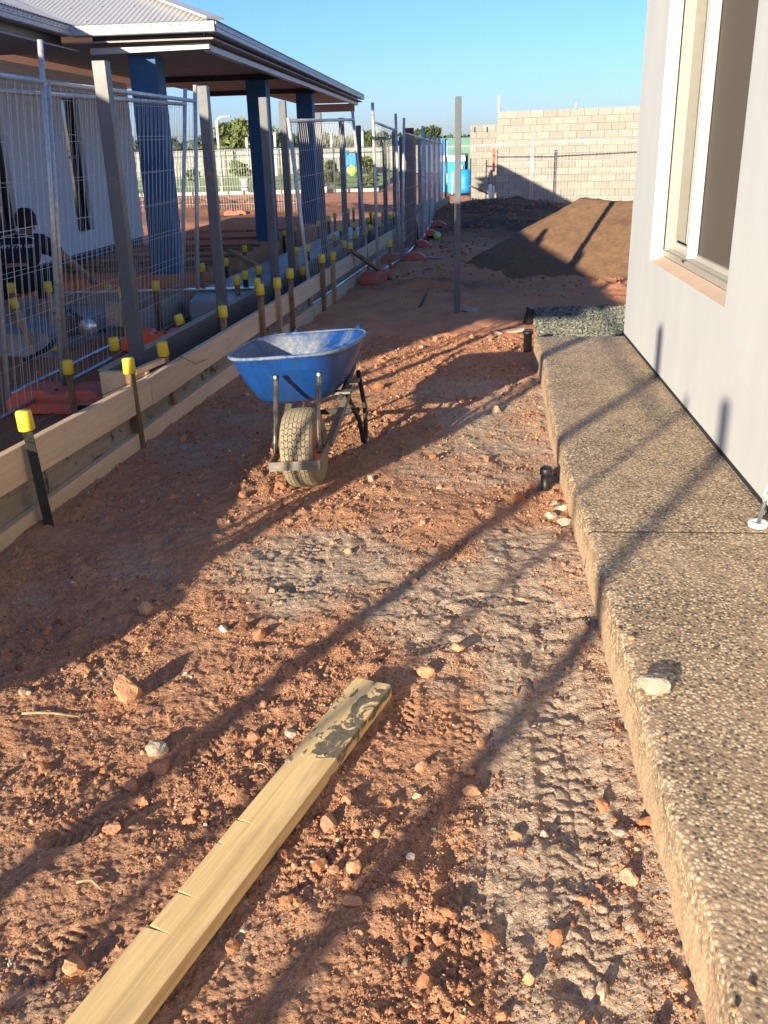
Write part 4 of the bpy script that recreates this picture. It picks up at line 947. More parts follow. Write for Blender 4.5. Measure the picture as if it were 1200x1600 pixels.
# tilted panel with its lower corner by the red foot
c0, c1 = G(489, 497, 0), G(577, 430, 0)
fence_panel(c0, c1, PY(451, 189, c0[1]), PY(552, 187, c1[1]), 'tilted temporary mesh fence panel right behind the wheelbarrow, under the porch corner', ext=.10, botgap=.14, ext0=.03)
d0, d1 = G(591, 438, 0), G(626, 415, 0)
fence_panel(d0, d1, PY(583, 190, d0[1]), PY(619, 204, d1[1]), 'fence panel right of the tilted one with a sloping top rail', ext=.22, botgap=.10)
e0, e1 = G(628, 414, 0), G(658, 382, 0)
fence_panel(e0, e1, PY(631, 208, e0[1]), PY(660, 216, e1[1]), 'fence panel in front of the rusty steel beam', ext=.2)
chain = [(659, 381, 661, 217), (670, 362, 670, 219), (679, 347, 678, 221), (686, 334, 685, 223), (691, 327, 692, 225)]
for i in range(4):
    a, c = chain[i], chain[i+1]; p, q = G(a[0]+1, a[1], 0), G(c[0], c[1], 0)
    fence_panel(p, q, PY(a[2]+1, a[3], p[1]), PY(c[2], c[3], q[1]), ['third mesh fence panel from the end, edge on beyond the steel beam', 'edge on mesh fence panel before the last two of the run', 'last but one edge on mesh fence panel of the run', 'last edge on mesh fence panel of the run, by the blue toilet'][i], ext=.12, nv=24, wr=.0022)
# fence along the back, in front of the block wall
bx = [(-.75, 29.2), (1.72, 28.1), (4.55, 27.4), (7.2, 26.8)]
for i in range(3):
    (xa, ya), (xb, yb) = bx[i], bx[i+1]
    zt_ = 1.66+.05*i
    fence_panel((xa+.06, ya, -.1), (xb, yb, -.1), (xa+.06, ya, zt_), (xb, yb, zt_+.04), ['back fence panel in front of the shorter end of the block wall', 'back fence panel in front of the long block wall', 'back fence panel partly hidden behind the grey house'][i], ext=.18, nv=30, wr=.0017)
# panels behind the porch, far
for i, (xa, xb, y) in enumerate(((-13.4, -10.6, 27.5), (-10.55, -7.4, 27.3), (-7.35, -4.6, 27.0))):
    fence_panel((xa, y, -.05), (xb, y, -.05), (xa, y, 1.75), (xb, y, 1.75), ['far fence panel behind the porch, left one', 'far fence panel behind the porch, middle one next to the red foot', 'far fence panel behind the porch, right one'][i], mat='darkmetal', nv=38, wr=.0028)
# fence feet
def foot_proto():
    t = thing('fence_base', (0, 0, 0), 'x', 'fence foot'); rootloc[t.name] = Vector((0, 0, 0)); return t
def foot(loc, rz, label, mat='redfoot', s=1.0):
    o = bpy.data.objects
    b = MB(); Lh = .31*s; w = .115*s; h = .145*s
    pf = [(-Lh, 0), (Lh, 0), (Lh, h*.55), (Lh-.05*s, h*.85), (Lh-.10*s, h), (.07*s, h), (.05*s, h*.82), (-.05*s, h*.82), (-.07*s, h), (-Lh+.10*s, h), (-Lh+.05*s, h*.85), (-Lh, h*.55)]
    b.prism([(x, -w, z) for x, z in pf], (0, 2*w, 0))
    o = obj('fence_base', b, M[mat], bevel=.012*s, label=label, cat='fence foot'); o.location = loc; o.rotation_euler = (0, 0, rz)
    b = MB(); b.box((.17*s, -w-.001, .035*s), (.13*s, .006, .045*s)); obj('forklift_slot', b, M['dgap'], o, local=True)
    for k in (-.02, .02): b = MB(); b.lathe([(.013, 0), (.013, .004), (0, .004)], 10, (k*2*s, 0, h*.83)); obj('socket', b, M['dgap'], o, local=True)
    return o
g = G(108, 640, .0); foot((g[0]-.02, g[1], .0), .0, 'faded red plastic fence foot behind the nearest boards', s=1.15)
g = G(306, 528, .20); foot((g[0]-.30, g[1]+.02, .12), .12, 'bright orange plastic fence foot behind the leaning black stake', 'orange', s=1.0)
g = G(588, 441, .0); foot((g[0], g[1]+.05, 0), 1.3, 'faded red fence foot at the lower corner of the tilted panel')
for (px, py, rz, lab, mt) in ((630, 412, .05, 'nearest red fence foot of the row right of the fence', 'redfoot'), (641, 391, .05, 'second red fence foot of the row right of the fence', 'redfoot'), (657, 373, .1, 'bright orange red fence foot of the row, left of the green ball', 'orange'), (672, 358, 0, 'faded pink red fence foot, fourth of the row', 'redfoot'), (682, 347, -.1, 'pale dusty fence foot, farthest of the row', 'redfoot')):
    g = G(px, py, 0); foot((g[0], g[1], .0), rz, lab, mt, s=1.12)
foot((-6.55, 26.5, 0), .1, 'small red fence foot far behind the porch', 'redfoot', s=1.0)
g = G(607, 392, .02)
b = MB(); p, q = G(548, 391, .45), G(610, 435, .02); b.bar(p, q, .06, .035); obj('brace_timber', b, M['stakewood'], label='diagonal timber brace sloping down behind the tilted fence panel', cat='timber')
# small things by the fence
g = G(683, 371, .05); b = MB(); bm = bmesh.new(); bmesh.ops.create_uvsphere(bm, u_segments=20, v_segments=12, radius=.075); me = bpy.data.meshes.new('ball'); bm.to_mesh(me); bm.free()
for p in me.polygons: p.use_smooth = True
me.materials.append(simple('bright_green_rubber', (.05, .62, .12), (.65, .80, .25), 5, .5)); o = bpy.data.objects.new('ball', me); COL.objects.link(o); o.location = (g[0], g[1], .08); tag(o, 'small bright green ball on the dirt right of the fence feet', 'ball')
stone(673, 409, .34, .1, .05, 'stone_grey', 'long pale chunk of concrete right of the nearest red fence foot', cat='concrete lump', name='concrete_lump')
stone(668, 421, .16, .08, .05, 'stone_grey', 'small pale chunk of concrete below the nearest red fence foot', cat='concrete lump', name='concrete_lump')
stone(690, 408, .2, .1, .04, 'stone_grey', 'flat pale lump just left of the steel pole', cat='concrete lump', name='concrete_lump')
stone(520, 387, .34, .25, .20, 'stone_grey', 'bluish white crumpled lump behind the tilted fence panel', cat='rubble', name='rubble_lump', z0=.3)

# ------------------------------------------------------------------ blue and white house with a porch on the left
YS = -.75; GZ = 3.2; EXW, EXP, YP, YB = -5.2, -3.3, 13.1, 31.0; K = .40
lh = thing('house', (-9, 16, 0), 'white house with blue porch columns and a corrugated steel roof on the left', 'house')
WLX = -6.5
wy0, wy1 = PX(93, 300, WLX)[1], PX(146, 355, WLX)[1]
wzb = PX(135, 361, WLX)[2]; wzt = 2.52
wy0 = PX(121, 345, WLX)[1]; wy1 = PX(146, 345, WLX)[1]
print('left window', wy0, wy1, wzb)
dy0, dy1 = 11.6, 13.35                                     # tall dark opening at the far left edge
b = MB(); X = WLX
def q2(ya, yb, za, zb2): b.add([(X, ya, za), (X, yb, za), (X, yb, zb2), (X, ya, zb2)], [(0, 1, 2, 3)])
q2(YS+.3, dy0, .12, 2.9); q2(dy0, dy1, 2.5, 2.9); q2(dy1, wy0, .12, 2.9); q2(wy0, wy1, .12, wzb); q2(wy0, wy1, wzt, 2.9); q2(wy1, 18.6, .12, 2.9)
b.add([(X, 18.6, .12), (X-7, 18.6, .12), (X-7, 18.6, 2.9), (X, 18.6, 2.9)], [(0, 1, 2, 3)]); b.add([(X, YS+.3, .12), (X-7, YS+.3, .12), (X-7, YS+.3, 2.9), (X, YS+.3, 2.9)], [(3, 2, 1, 0)])
b.add([(X-3.8, -14, .12), (X-3.8, YS+.3, .12), (X-3.8, YS+.3, 2.9), (X-3.8, -14, 2.9)], [(0, 1, 2, 3)])
for (ya, yb, za, zb2) in ((wy0, wy1, wzb, wzt), (dy0, dy1, .12, 2.5)):
    b.add([(X, yb, za), (X-.12, yb, za), (X-.12, yb, zb2), (X, yb, zb2)], [(0, 1, 2, 3)]); b.add([(X, ya, za), (X-.12, ya, za), (X-.12, ya, zb2), (X, ya, zb2)], [(3, 2, 1, 0)])
    b.add([(X, ya, za), (X, yb, za), (X-.12, yb, za), (X-.12, ya, za)], [(0, 1, 2, 3)]); b.add([(X, ya, zb2), (X, yb, zb2), (X-.12, yb, zb2), (X-.12, ya, zb2)], [(3, 2, 1, 0)])
obj('wall', b, M['wallw'], lh)
b = MB(); b.box((X-.001, 9.0, .02), (.02, 19.0, .20)); obj('plinth', b, M['navyd'], lh)
w1 = bpy.data.objects.new('window', None); COL.objects.link(w1); w1.parent = lh; rootloc[w1.name] = rootloc[lh.name]
b = MB(); b.box((X-.125, (wy0+wy1)/2, (wzb+wzt)/2), (.01, wy1-wy0, wzt-wzb)); obj('pane', b, M['darkglass'], w1)
b = MB(); b.box((X-.10, wy1-.02, (wzb+wzt)/2), (.04, .04, wzt-wzb)); b.box((X-.10, wy0+.02, (wzb+wzt)/2), (.04, .04, wzt-wzb)); b.box((X-.10, (wy0+wy1)/2, 1.62), (.04, wy1-wy0-.085, .05)); obj('frame', b, M['darkmetal'], w1)
dr = bpy.data.objects.new('door', None); COL.objects.link(dr); dr.parent = lh; rootloc[dr.name] = rootloc[lh.name]
b = MB(); b.box((X-.125, (dy0+dy1)/2, 1.31), (.01, dy1-dy0, 2.38)); obj('pane', b, M['darkglass'], dr)
b = MB(); b.box((X-.10, dy1-.03, 1.31), (.05, .06, 2.38)); b.box((X-.10, (dy0+dy1)/2, 1.31), (.05, .06, 2.38)); obj('frame', b, M['darkmetal'], dr)
# columns
for (px, Y_) in ((246, 13.75), (411, 19.0), (482, 23.6)):
    p = PY(px, 260, Y_); b = MB(); b.box((p[0], Y_, 1.42), (.38, .38, 2.96)); obj('column', b, M['navy'], lh, bevel=.006)
# soffits
b = MB(); b.box(((-5.2-6.5)/2+.02, (YP+YS)/2-.0, 2.915), (1.36, YP-YS-.04, .02)); obj('soffit', b, M['soffit'], lh)
b = MB(); b.box(((EXP-6.6)/2, (YP+25)/2, 3.02), (abs(EXP+6.6)-.12, 25-YP-.1, .02)); b.box((EXP-1.05, (25+YB)/2, 3.02), (2.0, YB-25-.1, .02)); obj('soffit', b, M['soffit'], lh)
b = MB(); b.box((-9.9, -7.4, 2.9), (1.2, 12.8, .02)); obj('soffit', b, M['soffit'], lh)
# beams under the porch soffit
b = MB(); b.bar((EXP-.22, YP+.32, 2.93), (EXP-.22, YB-.2, 2.955), .10, .075); obj('porch_beam', b, M['gutterw'], lh)
b = MB(); b.bar((-5.1, YP+.27, 2.93), (EXP-.17, YP+.27, 2.955), .10, .075); obj('porch_beam', b, M['gutterw'], lh)
for y in (19.0, 23.6): b = MB(); b.bar((-6.5, y, 2.96), (EXP-.28, y, 2.96), .14, .11); obj('cross_beam', b, M['darkmetal'], lh)
b = MB(); b.bar((EXP-2.05, YB-.3, 2.86), (EXP-.28, YB-.3, 2.86), .12, .22); obj('rear_beam', b, M['soffit'], lh)
# gutters: profile swept along the eave
def gutter(a, c, out, name='gutter', h=.125):
    b = MB(); a, c, out = Vector(a), Vector(c), Vector(out)
    prof = [(0, 0), (.10, 0), (.115, .012), (.115, .055), (.108, .062), (.115, .07), (.115, h-.01), (.122, h), (.105, h), (.105, .012), (0, .012)]
    z0 = GZ-.12
    pa = [a+out*x+Vector((0, 0, z-.12)) for x, z in prof]; b.prism(pa, c-a); g_ = obj(name, b, M['gutter'], lh)
    n_ = int((c-a).length/.12); b = MB(); d = (c-a)/n_
    for i in range(n_):
        p = a+d*(i+.5)+out*.1156+Vector((0, 0, -.12+.095)); b.box(p, (max(.002, abs(d.x)*.22), max(.002, abs(d.y)*.22), .010))
    obj('gutter_slot', b, M['dgap'], g_, kind='stuff'); return g_
gutter((EXW-.11, YS, GZ), (EXW-.11, YP-.11, GZ), (1, 0, 0)); gutter((EXP-.11, YP-.0, GZ), (EXP-.11, YB, GZ), (1, 0, 0)); gutter((EXW+.0, YP+.002, GZ), (EXP+.006, YP+.002, GZ), (0, -1, 0)); gutter((-9.71, -14, GZ), (-9.71, YS, GZ), (1, 0, 0))
b = MB(); b.box((EXW-.16, (YP+YS)/2, GZ-.18), (.02, YP-YS-.2, .14)); b.box((EXP-.19, (YP+YB)/2, GZ-.14), (.02, YB-YP-.3, .12)); b.box(((EXW+EXP)/2, YP+.10, GZ-.14), (EXP-EXW-.4, .02, .12)); obj('fascia_shade', b, M['darkmetal'], lh, kind='stuff')  # fascia boards coloured black to paint in the shade under the gutters
# corrugated roof
def corrug(fmin, fmax, u0, u1, P, name='roof'):
    n_ = int((u1-u0)/.0127); V = []; F = []
    rows = 3
    for i in range(n_+1):
        u = u0+(u1-u0)*i/n_; a, c = fmin(u), fmax(u)
        for k in range(rows):
            v = a+(c-a)*k/(rows-1); p = P(u, v); V.append((p[0], p[1], p[2]+.010*math.sin(2*math.pi*u/.076)))
    for i in range(n_):
        for k in range(rows-1): q = i*rows+k; F.append((q, q+rows, q+rows+1, q+1))
    b = MB(); b.add(V, F, True); return obj(name, b, M['roof'], lh)
zr = GZ+.02
XR = EXW-3.2
front = corrug(lambda x: YP+max(0, EXW-x), lambda x: YP+min(3.2, EXP-x), XR, EXP-.01, lambda x, y: (x, y, zr+(y-YP)*K))
corrug(lambda y: 0, lambda y: (EXW-XR) if y < YP else max(0.0, (EXW-XR)), YS, YP, lambda y, d: (EXW-d, y, zr+d*K))
corrug(lambda y: (y-YP), lambda y: (EXW-XR), YP, YP+(EXW-XR), lambda y, d: (EXW-d, y, zr+d*K))
corrug(lambda y: 0, lambda y: min(y-YP, 3.2, max(1.05, 25-y), max(0, YB-y)), YP, YB, lambda y, d: (EXP-d, y, zr+d*K))
b = MB(); zt2 = zr+(EXW-XR)*K
b.add([(XR, YS, zt2), (XR, YP+4.6, zt2), (XR-6, YP+4.6, zt2-2.4), (XR-6, YS, zt2-2.4)], [(0, 1, 2, 3)]); b.add([(EXW, YS, zr), (XR, YS, zt2), (XR-6, YS, zt2-2.4)], [(0, 1, 2)])
b.add([(-9.6, -14, zr), (-9.6, YS, zr), (-11.5, YS, zr+.9), (-11.5, -14, zr+.9)], [(0, 1, 2, 3)]); b.add([(-11.5, -14, zr+.9), (-11.5, YS, zr+.9), (-16, YS, zr-.5), (-16, -14, zr-.5)], [(0, 1, 2, 3)])
b.add([(EXP-3.2, YP+3.2, zr+1.28), (EXP-3.2, 22.8, zr+1.28), (-14, 22.8, zr+1.28), (-14, YP+3.2, zr+1.28)], [(0, 1, 2, 3)]); b.add([(EXP-3.2, 22.8, zr+1.28), (EXP-1.05, 23.95, zr+.42), (EXP-4, 25, zr), (-14, 25, zr), (-14, 22.8, zr+1.28)], [(0, 1, 2, 3, 4)]); b.add([(EXP-1.05, 23.95, zr+.42), (EXP-1.05, YB-1.05, zr+.42), (EXP-2.1, YB, zr), (EXP-2.1, 23.95, zr)], [(0, 1, 2, 3)])
obj('rear_roof', b, M['roof'], lh)
# valley and hip flashings, roof screws
b = MB(); b.bar((EXW+.02, YP-.0, zr+.01), (XR, YP+(EXW-XR), zr+(EXW-XR)*K+.01), .34, .012); obj('valley_flashing', b, M['gutterw'], lh)
b = MB(); b.bar((EXP, YP, zr+.022), (EXP-3.2, YP+3.2, zr+1.302), .26, .03); obj('hip_cap', b, M['roof'], lh)
b = MB()
for v in (.12, .75, 1.45, 2.2, 3.0, 3.9, 4.8):
    for i in range(0, 90):
        x = round(EXP/.076)*.076-.076*i*2+.019
        if x < XR: break
        y = YP+v
        if y < YP+max(0, EXW-x) or y > YP+(EXP-x): continue
        if (i % 3) == 0: b.lathe([(.010, 0), (.008, .012), (0, .014)], 6, (x, y, zr+v*K+.011))
obj('roof_screws', b, M['galv'], front, kind='stuff')
s_h = .76; lh.scale = (s_h,)*3; lh.location = (-9*s_h, 16*s_h, H-H*s_h)
# porch yard: footing board, concrete footing, planks
g0, g1 = G(92, 458, .32), G(425, 449, .32)
def plank_thing(p, q, w_, h_, mat, label, name='board', cat='board', up=(0, 0, 1)):
    b = MB(); b.bar(p, q, w_, h_, up); return obj(name, b, M[mat], bevel=.003, label=label, cat=cat)
plank_thing((g0[0], g0[1], .22), (g1[0], g1[1], .22), .04, .20, 'greywood', 'long grey board on edge running across in front of the porch')
b = MB(); b.bar((g0[0]-.1, g0[1]-.012, .325), (g1[0], g1[1]-.012, .325), .09, .012); obj('aluminium_straightedge', b, M['galv_blue'], label='thin pale aluminium straightedge lying along the grey footing board', cat='straightedge')
a, c = G(214, 492, .3), G(284, 461, .3); plank_thing((a[0], a[1], .22), (c[0], c[1], .22), .04, .20, 'greywood', 'short grey board on edge left of the middle fence uprights')
a, c = G(160, 520, .1), G(205, 500, .1)
a, c = G(345, 425, .3), G(378, 398, .3); plank_thing((a[0], a[1], .26), (c[0], c[1], .26), .05, .16, 'greywood', 'grey board on edge pointing away by the crossed timbers')
a, c = G(358, 392, .45), G(410, 420, .35); plank_thing(a, c, .05, .05, 'stakepale', 'pale timber lath leaning across the boards beside the third grey post')
a, c = G(12, 535, .06), G(60, 505, .06); plank_thing(a, c, .18, .04, 'greywood', 'weathered plank lying on the ground in front of the worker', 'loose_plank', 'plank')
a, c = G(10, 545, .03), G(40, 540, .03); plank_thing(a, c, .1, .05, 'stakepale', 'orange brown offcut in front of the weathered plank', 'offcut', 'timber')
a, c = G(184, 505, .15), G(205, 480, .3); plank_thing((a[0], a[1], .12), (a[0]+.02, a[1], .34), .22, .03, 'formwood', 'short upright board end left of the second yellow capped row', 'board_end', 'board', (0, 1, 0))
def slab_thing(pts, z0, z1, mat, name, label, kind=None):
    b = MB(); b.prism([(p[0], p[1], z0) for p in pts], (0, 0, z1-z0)); return obj(name, b, M[mat], label=label, cat='concrete' if not kind else None, kind=kind, bevel=.01)
M['conc'] = simple('smooth_wet_concrete', (.30, .31, .33), (.24, .25, .27), 4, .45, world=True)
fy = (8.9, 13.5)
slab_thing([(fX(8.7)-.50, 8.7), (fX(9)-.52+.02, 9.5), (fX(16)-.48, 17.5), (fX(16)-1.05, 17.5), (fX(9)-1.15, 9.5), (fX(8.7)-1.0, 8.7)], .0, .30, 'conc', 'strip_footing', 'smooth grey blue concrete strip footing between the boards', 'structure')
slab_thing([(-4.9, 7.6), (-3.6, 7.6), (-3.5, 9.9), (-4.9, 9.9)], -.1, .205, 'conc', 'footing_pad', 'smooth grey concrete pad behind the mesh fence', 'structure')
# stacked reinforcing and battens on the porch floor
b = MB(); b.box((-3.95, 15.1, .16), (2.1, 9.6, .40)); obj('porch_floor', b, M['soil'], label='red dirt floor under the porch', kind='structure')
for k, (y, z_) in enumerate(((10.6, .372), (11.0, .372), (11.5, .372), (12.1, .372), (12.8, .372), (13.6, .372), (14.7, .372), (16.0, .372))):
    b = MB(); b.bar((-4.9+.1*math.sin(k*3), y, z_), (-3.0, y+.2*math.sin(k*2.1), z_), .07, .045); obj('batten', b, M['stakewood'], label=['nearest', 'second nearest', 'third nearest', 'fourth nearest', 'fifth', 'sixth', 'seventh', 'farthest'][k]+' brown batten lying crossways on the red porch floor', cat='batten', group='battens across the porch floor')
# hose and tools
g = G(62, 552, .03); b = MB(); b.tube([(g[0]+.0+.35*t+.05*math.sin(t*9), g[1]-.30+.9*t, .03+.12*abs(math.sin(t*2.4))) for t in np.linspace(0, 1, 16)], .022, 8); obj('hose', b, M['black'], label='black hose looping over the ground inside the fence', cat='hose')
g = G(128, 527, .215); sw = thing('circular_saw', g, 'black power saw with a shiny round blade on the concrete pad', 'power saw')
b = MB(); b.box((g[0], g[1], g[2]+.10), (.24, .12, .10), (0, .1, .3)); b.tube([(g[0]-.12, g[1], g[2]+.12), (g[0]-.2, g[1], g[2]+.2), (g[0]-.08, g[1]+.02, g[2]+.22), (g[0]+.02, g[1], g[2]+.15)], .02, 8); obj('body', b, M['darkmetal'], sw, bevel=.012)
b = MB(); b.lathe([(.08, 0), (.08, .004), (.012, .006), (0, .006)], 24, (g[0]+.10, g[1]-.08, g[2]+.09), Matrix.Rotation(math.pi/2, 3, 'X')); obj('blade', b, M['galv_blue'], sw)
g = G(105, 520, .215); nb = MB(); nb.box((g[0], g[1], .28), (.14, .1, .14), (0, 0, .5)); nb.box((g[0], g[1], .40), (.05, .05, .10), (.3, 0, .5)); obj('cordless_drill', nb, M['darkmetal'], bevel=.015, label='small black power tool left of the saw with the round blade', cat='power tool')

# crouching worker with his back to the camera
def skin_obj(name, pts, edges, rad, mat, parent, sub=2, root=0):
    me = bpy.data.meshes.new(name); me.from_pydata(pts, edges, []); o = bpy.data.objects.new(name, me); COL.objects.link(o); o.parent = parent
    me.materials.append(mat)
    m = o.modifiers.new('skin', 'SKIN'); m.use_smooth_shade = True
    for v, r in zip(me.skin_vertices[0].data, rad): v.radius = (r, r) if not isinstance(r, tuple) else r; v.use_root = False
    me.skin_vertices[0].data[root].use_root = True
    s_ = o.modifiers.new('sub', 'SUBSURF'); s_.levels = sub; s_.render_levels = sub; return o
g = G(38, 492, .22)
pr = thing('person', (g[0], g[1], .205), 'worker in a navy shirt with white lettering crouching behind the fence, back to us', 'person'); pr.rotation_euler = (0, 0, R_(8))
# local frame: x to the right of the picture, y away from the camera
body = [(0, 0, .32), (0, .12, .47), (0, .26, .60), (0, .36, .67), (0, .43, .72), (0, .46, .75),
        (-.11, .03, .31), (-.22, .38, .40), (-.17, .06, .10), (-.18, .20, .04),
        (.11, .03, .31), (.22, .38, .40), (.17, .06, .10), (.18, .20, .04),
        (-.20, .32, .64), (-.28, .46, .42), (-.20, .64, .26), (-.18, .70, .22),
        (.20, .32, .64), (.36, .42, .48), (.47, .56, .32), (.51, .63, .27)]
be = [(0, 1), (1, 2), (2, 3), (3, 4), (4, 5), (0, 6), (6, 7), (7, 8), (8, 9), (0, 10), (10, 11), (11, 12), (12, 13), (3, 14), (14, 15), (15, 16), (16, 17), (3, 18), (18, 19), (19, 20), (20, 21)]
br_ = [.13, .12, .13, .11, .055, .05, .085, .07, .05, .045, .085, .07, .05, .045, .06, .045, .034, .028, .06, .045, .034, .028]
skin_obj('body', body, be, br_, M['skin'], pr)
tr_ = skin_obj('trousers', [(0, -.01, .32), (0, .07, .42), (-.12, .03, .31), (-.22, .38, .41), (-.17, .07, .12), (.12, .03, .31), (.22, .38, .41), (.17, .07, .12)], [(0, 1), (0, 2), (2, 3), (3, 4), (0, 5), (5, 6), (6, 7)], [.17, .15, .115, .09, .075, .115, .09, .075], M['trouser'], pr)
sh = skin_obj('shirt', [(0, .07, .42), (0, .15, .52), (0, .27, .62), (0, .36, .67), (-.18, .32, .64), (-.265, .43, .48), (.18, .32, .64), (.32, .40, .53)], [(0, 1), (1, 2), (2, 3), (2, 4), (4, 5), (2, 6), (6, 7)], [(.17, .17), (.175, .15), (.165, .12), .075, .10, .07, .10, .07], M['cloth'], pr)
hd = MB(); hd.lathe([(.0, -.115), (.05, -.10), (.08, -.05), (.088, .0), (.085, .05), (.06, .095), (.0, .115)], 20, (0, .50, .83), Matrix.Rotation(-.5, 3, 'X')); hd.lathe([(0, -.02), (.018, -.015), (.018, .015), (0, .02)], 8, (-.088, .50, .81), Matrix.Rotation(math.pi/2, 3, 'Y')); hd.lathe([(0, -.02), (.018, -.015), (.018, .015), (0, .02)], 8, (.088, .50, .81), Matrix.Rotation(math.pi/2, 3, 'Y'))
hd.lathe([(0, -.02), (.012, -.01), (.014, .01), (0, .02)], 8, (0, .59, .80), Matrix.Rotation(math.pi/2, 3, 'X'))
obj('head', hd, M['skin'], pr, local=True, kind=None)
hh = MB(); hh.lathe([(.0, -.105), (.06, -.09), (.092, -.04), (.099, .01), (.095, .06), (.067, .105), (.0, .125)], 20, (0, .485, .845), Matrix.Rotation(-.35, 3, 'X')); obj('hair', hh, M['hair'], pr, local=True)
def shoe(x): b = MB(); b.box((x, .12, .035), (.10, .28, .07), taper=.85); b.box((x, .04, .085), (.09, .12, .09), taper=.9); return b
for x in (-.175, .175): obj('boot', shoe(x), M['boot'], pr, bevel=.02, local=True)
def hand(sx, c):
    for s_ in (0,):
        pts = [(c[0], c[1], c[2])]; ed = []; rd = [.026]
        pts.append((c[0], c[1]+.05, c[2]-.03)); ed.append((0, 1)); rd.append(.03)
        for k, (dx, ln_) in enumerate(((-.026, .052), (-.009, .062), (.009, .058), (.026, .045))):
            i = len(pts); pts += [(c[0]+dx, c[1]+.08, c[2]-.045), (c[0]+dx*1.1, c[1]+.08+ln_*.6, c[2]-.06), (c[0]+dx*1.1, c[1]+.08+ln_*.8, c[2]-.09)]
            ed += [(1, i), (i, i+1), (i+1, i+2)]; rd += [.010, .009, .0075]
        i = len(pts); pts += [(c[0]-sx*.035, c[1]+.05, c[2]-.04), (c[0]-sx*.04, c[1]+.085, c[2]-.065)]; ed += [(0, i), (i, i+1)]; rd += [.012, .009]
        skin_obj('hand', pts, ed, rd, M['skin'], pr, 1)
hand(1, (.51, .63, .27)); hand(-1, (-.18, .70, .22))
b = MB(); b.tube([(.44, .62, .36), (.47, .78, .30)], .012, 8); obj('level', b, M['fl_white'], pr, local=True) if False else None
def text(body_, size, loc, rot, mat, parent, name='print'):
    cu = bpy.data.curves.new(name, 'FONT'); cu.body = body_; cu.size = size; cu.extrude = .001; cu.align_x = 'CENTER'; cu.resolution_u = 2
    o = bpy.data.objects.new(name, cu); COL.objects.link(o); dg = bpy.context.evaluated_depsgraph_get(); me = bpy.data.meshes.new_from_object(o.evaluated_get(dg))
    bpy.data.objects.remove(o); o = bpy.data.objects.new(name, me); COL.objects.link(o); me.materials.clear(); me.materials.append(mat); o.parent = parent; o.location = loc; o.rotation_euler = rot
    o['label'] = 'white printed phone number'; return o
M['print'] = simple('white_shirt_print', (.62, .66, .72), None, 9, .8)
text('0439 774 989', .062, (0, .060, .625), (R_(46), 0, 0), M['print'], pr, 'printed_number')
b = MB()
for s_ in (-1, 1):
    b.tube([(s_*x, .022*math.sin(x*16+.5), 0) for x in np.linspace(.01, .17, 9)], .0045, 5)
    b.tube([(s_*x, .035+.016*math.cos(x*14), 0) for x in np.linspace(.02, .14, 7)], .004, 5)
eo = obj('printed_emblem', b, M['print'], pr, local=True, kind='stuff'); eo.location = (0, .125, .705); eo.rotation_euler = (R_(46), 0, 0)

# ------------------------------------------------------------------ sandy soil heap
def pile():
    nx_, ny_ = 200, 160; X = np.linspace(-.6, 7.5, nx_); Y = np.linspace(9.8, 18.0, ny_); XX, YY = np.meshgrid(X, Y)
    # distance to the ridge polyline
    ridge = [(1.62, 13.9), (2.6, 13.3), (4.2, 12.9), (6, 12.9)]
    d = np.full(XX.shape, 9.)
    for (ax, ay), (bx_, by) in zip(ridge[:-1], ridge[1:]):
        vx, vy = bx_-ax, by-ay; t = np.clip(((XX-ax)*vx+(YY-ay)*vy)/(vx*vx+vy*vy), 0, 1); d = np.minimum(d, np.hypot((XX-ax-t*vx), (YY-ay-t*vy)*.92))
    h = .93-.56*d+.05*(fbm(XX*1.1, YY*1.1, 3, 80)-.5)*2
    h = np.minimum(h, .86+.10*(fbm(XX*3, YY*3, 4, 81)-.3)); h = h+(fbm(XX*9, YY*9, 4, 82)-.5)*.035
    lip = sstep(h, -.02, .06)*(1-sstep(h, .06, .22)); w2, r2 = worley(XX*9, YY*9, 83); h = h+lip*np.clip(.5-w2, 0, 1)*.10*(r2 > .3)
    Z = height(XX, YY, True)*.3+np.where(h > -.12, h, -.12-.0*h)
    idx = np.arange(nx_*ny_).reshape(ny_, nx_); F = np.stack([idx[:-1, :-1], idx[:-1, 1:], idx[1:, 1:], idx[1:, :-1]], -1).reshape(-1, 4)
    np_mesh('soil_heap', np.stack([XX, YY, Z], -1).reshape(-1, 3), F, M['pile'], kind='stuff', label='big smooth heap of dark brown sandy soil beside the grey house', cat='soil heap')
pile()

# ------------------------------------------------------------------ concrete block wall
bme = None
def block_wall(origin, ang, nb, ncourse, label, half0=0, step_right=None):
    t = thing('block_wall', origin, label, 'wall'); t.rotation_euler = (0, 0, ang); rootloc[t.name] = Vector((0, 0, 0))
    BL, BH, BD, J = .40, .20, .19, .010
    def mk(Lb):
        b = MB(); b.box((0, 0, 0), (Lb-J, BD, BH-J)); me = bpy.data.meshes.new('brick'); me.from_pydata(b.v, [], b.f); me.materials.append(M['block']); return me
    full, half = mk(BL), mk(BL/2)
    for c in range(ncourse):
        z_ = BH/2+c*BH; x = 0.0; off = (c+half0) % 2
        i = 0
        while x < nb*BL-.01:
            Lb = BL/2 if (off and i == 0) or (x+BL > nb*BL+.01) else BL
            o = bpy.data.objects.new('block', full if Lb == BL else half); COL.objects.link(o); o.parent = t
            o.location = (x+Lb/2, random.uniform(-.003, .003), z_); x += Lb; i += 1
    b = MB(); b.box((nb*BL/2, .006, ncourse*BH/2-.004), (nb*BL-.016, BD-.018, ncourse*BH-.012)); obj('mortar', b, M['mortar'], t, local=True)
    return t
bw0 = PY(776, 320, 30.2)
block_wall((bw0[0], 30.2, -.20), R_(-17), 17, 14, 'long pale concrete block wall, its taller part behind the back fence')
bw1 = PY(734, 320, 31.6)
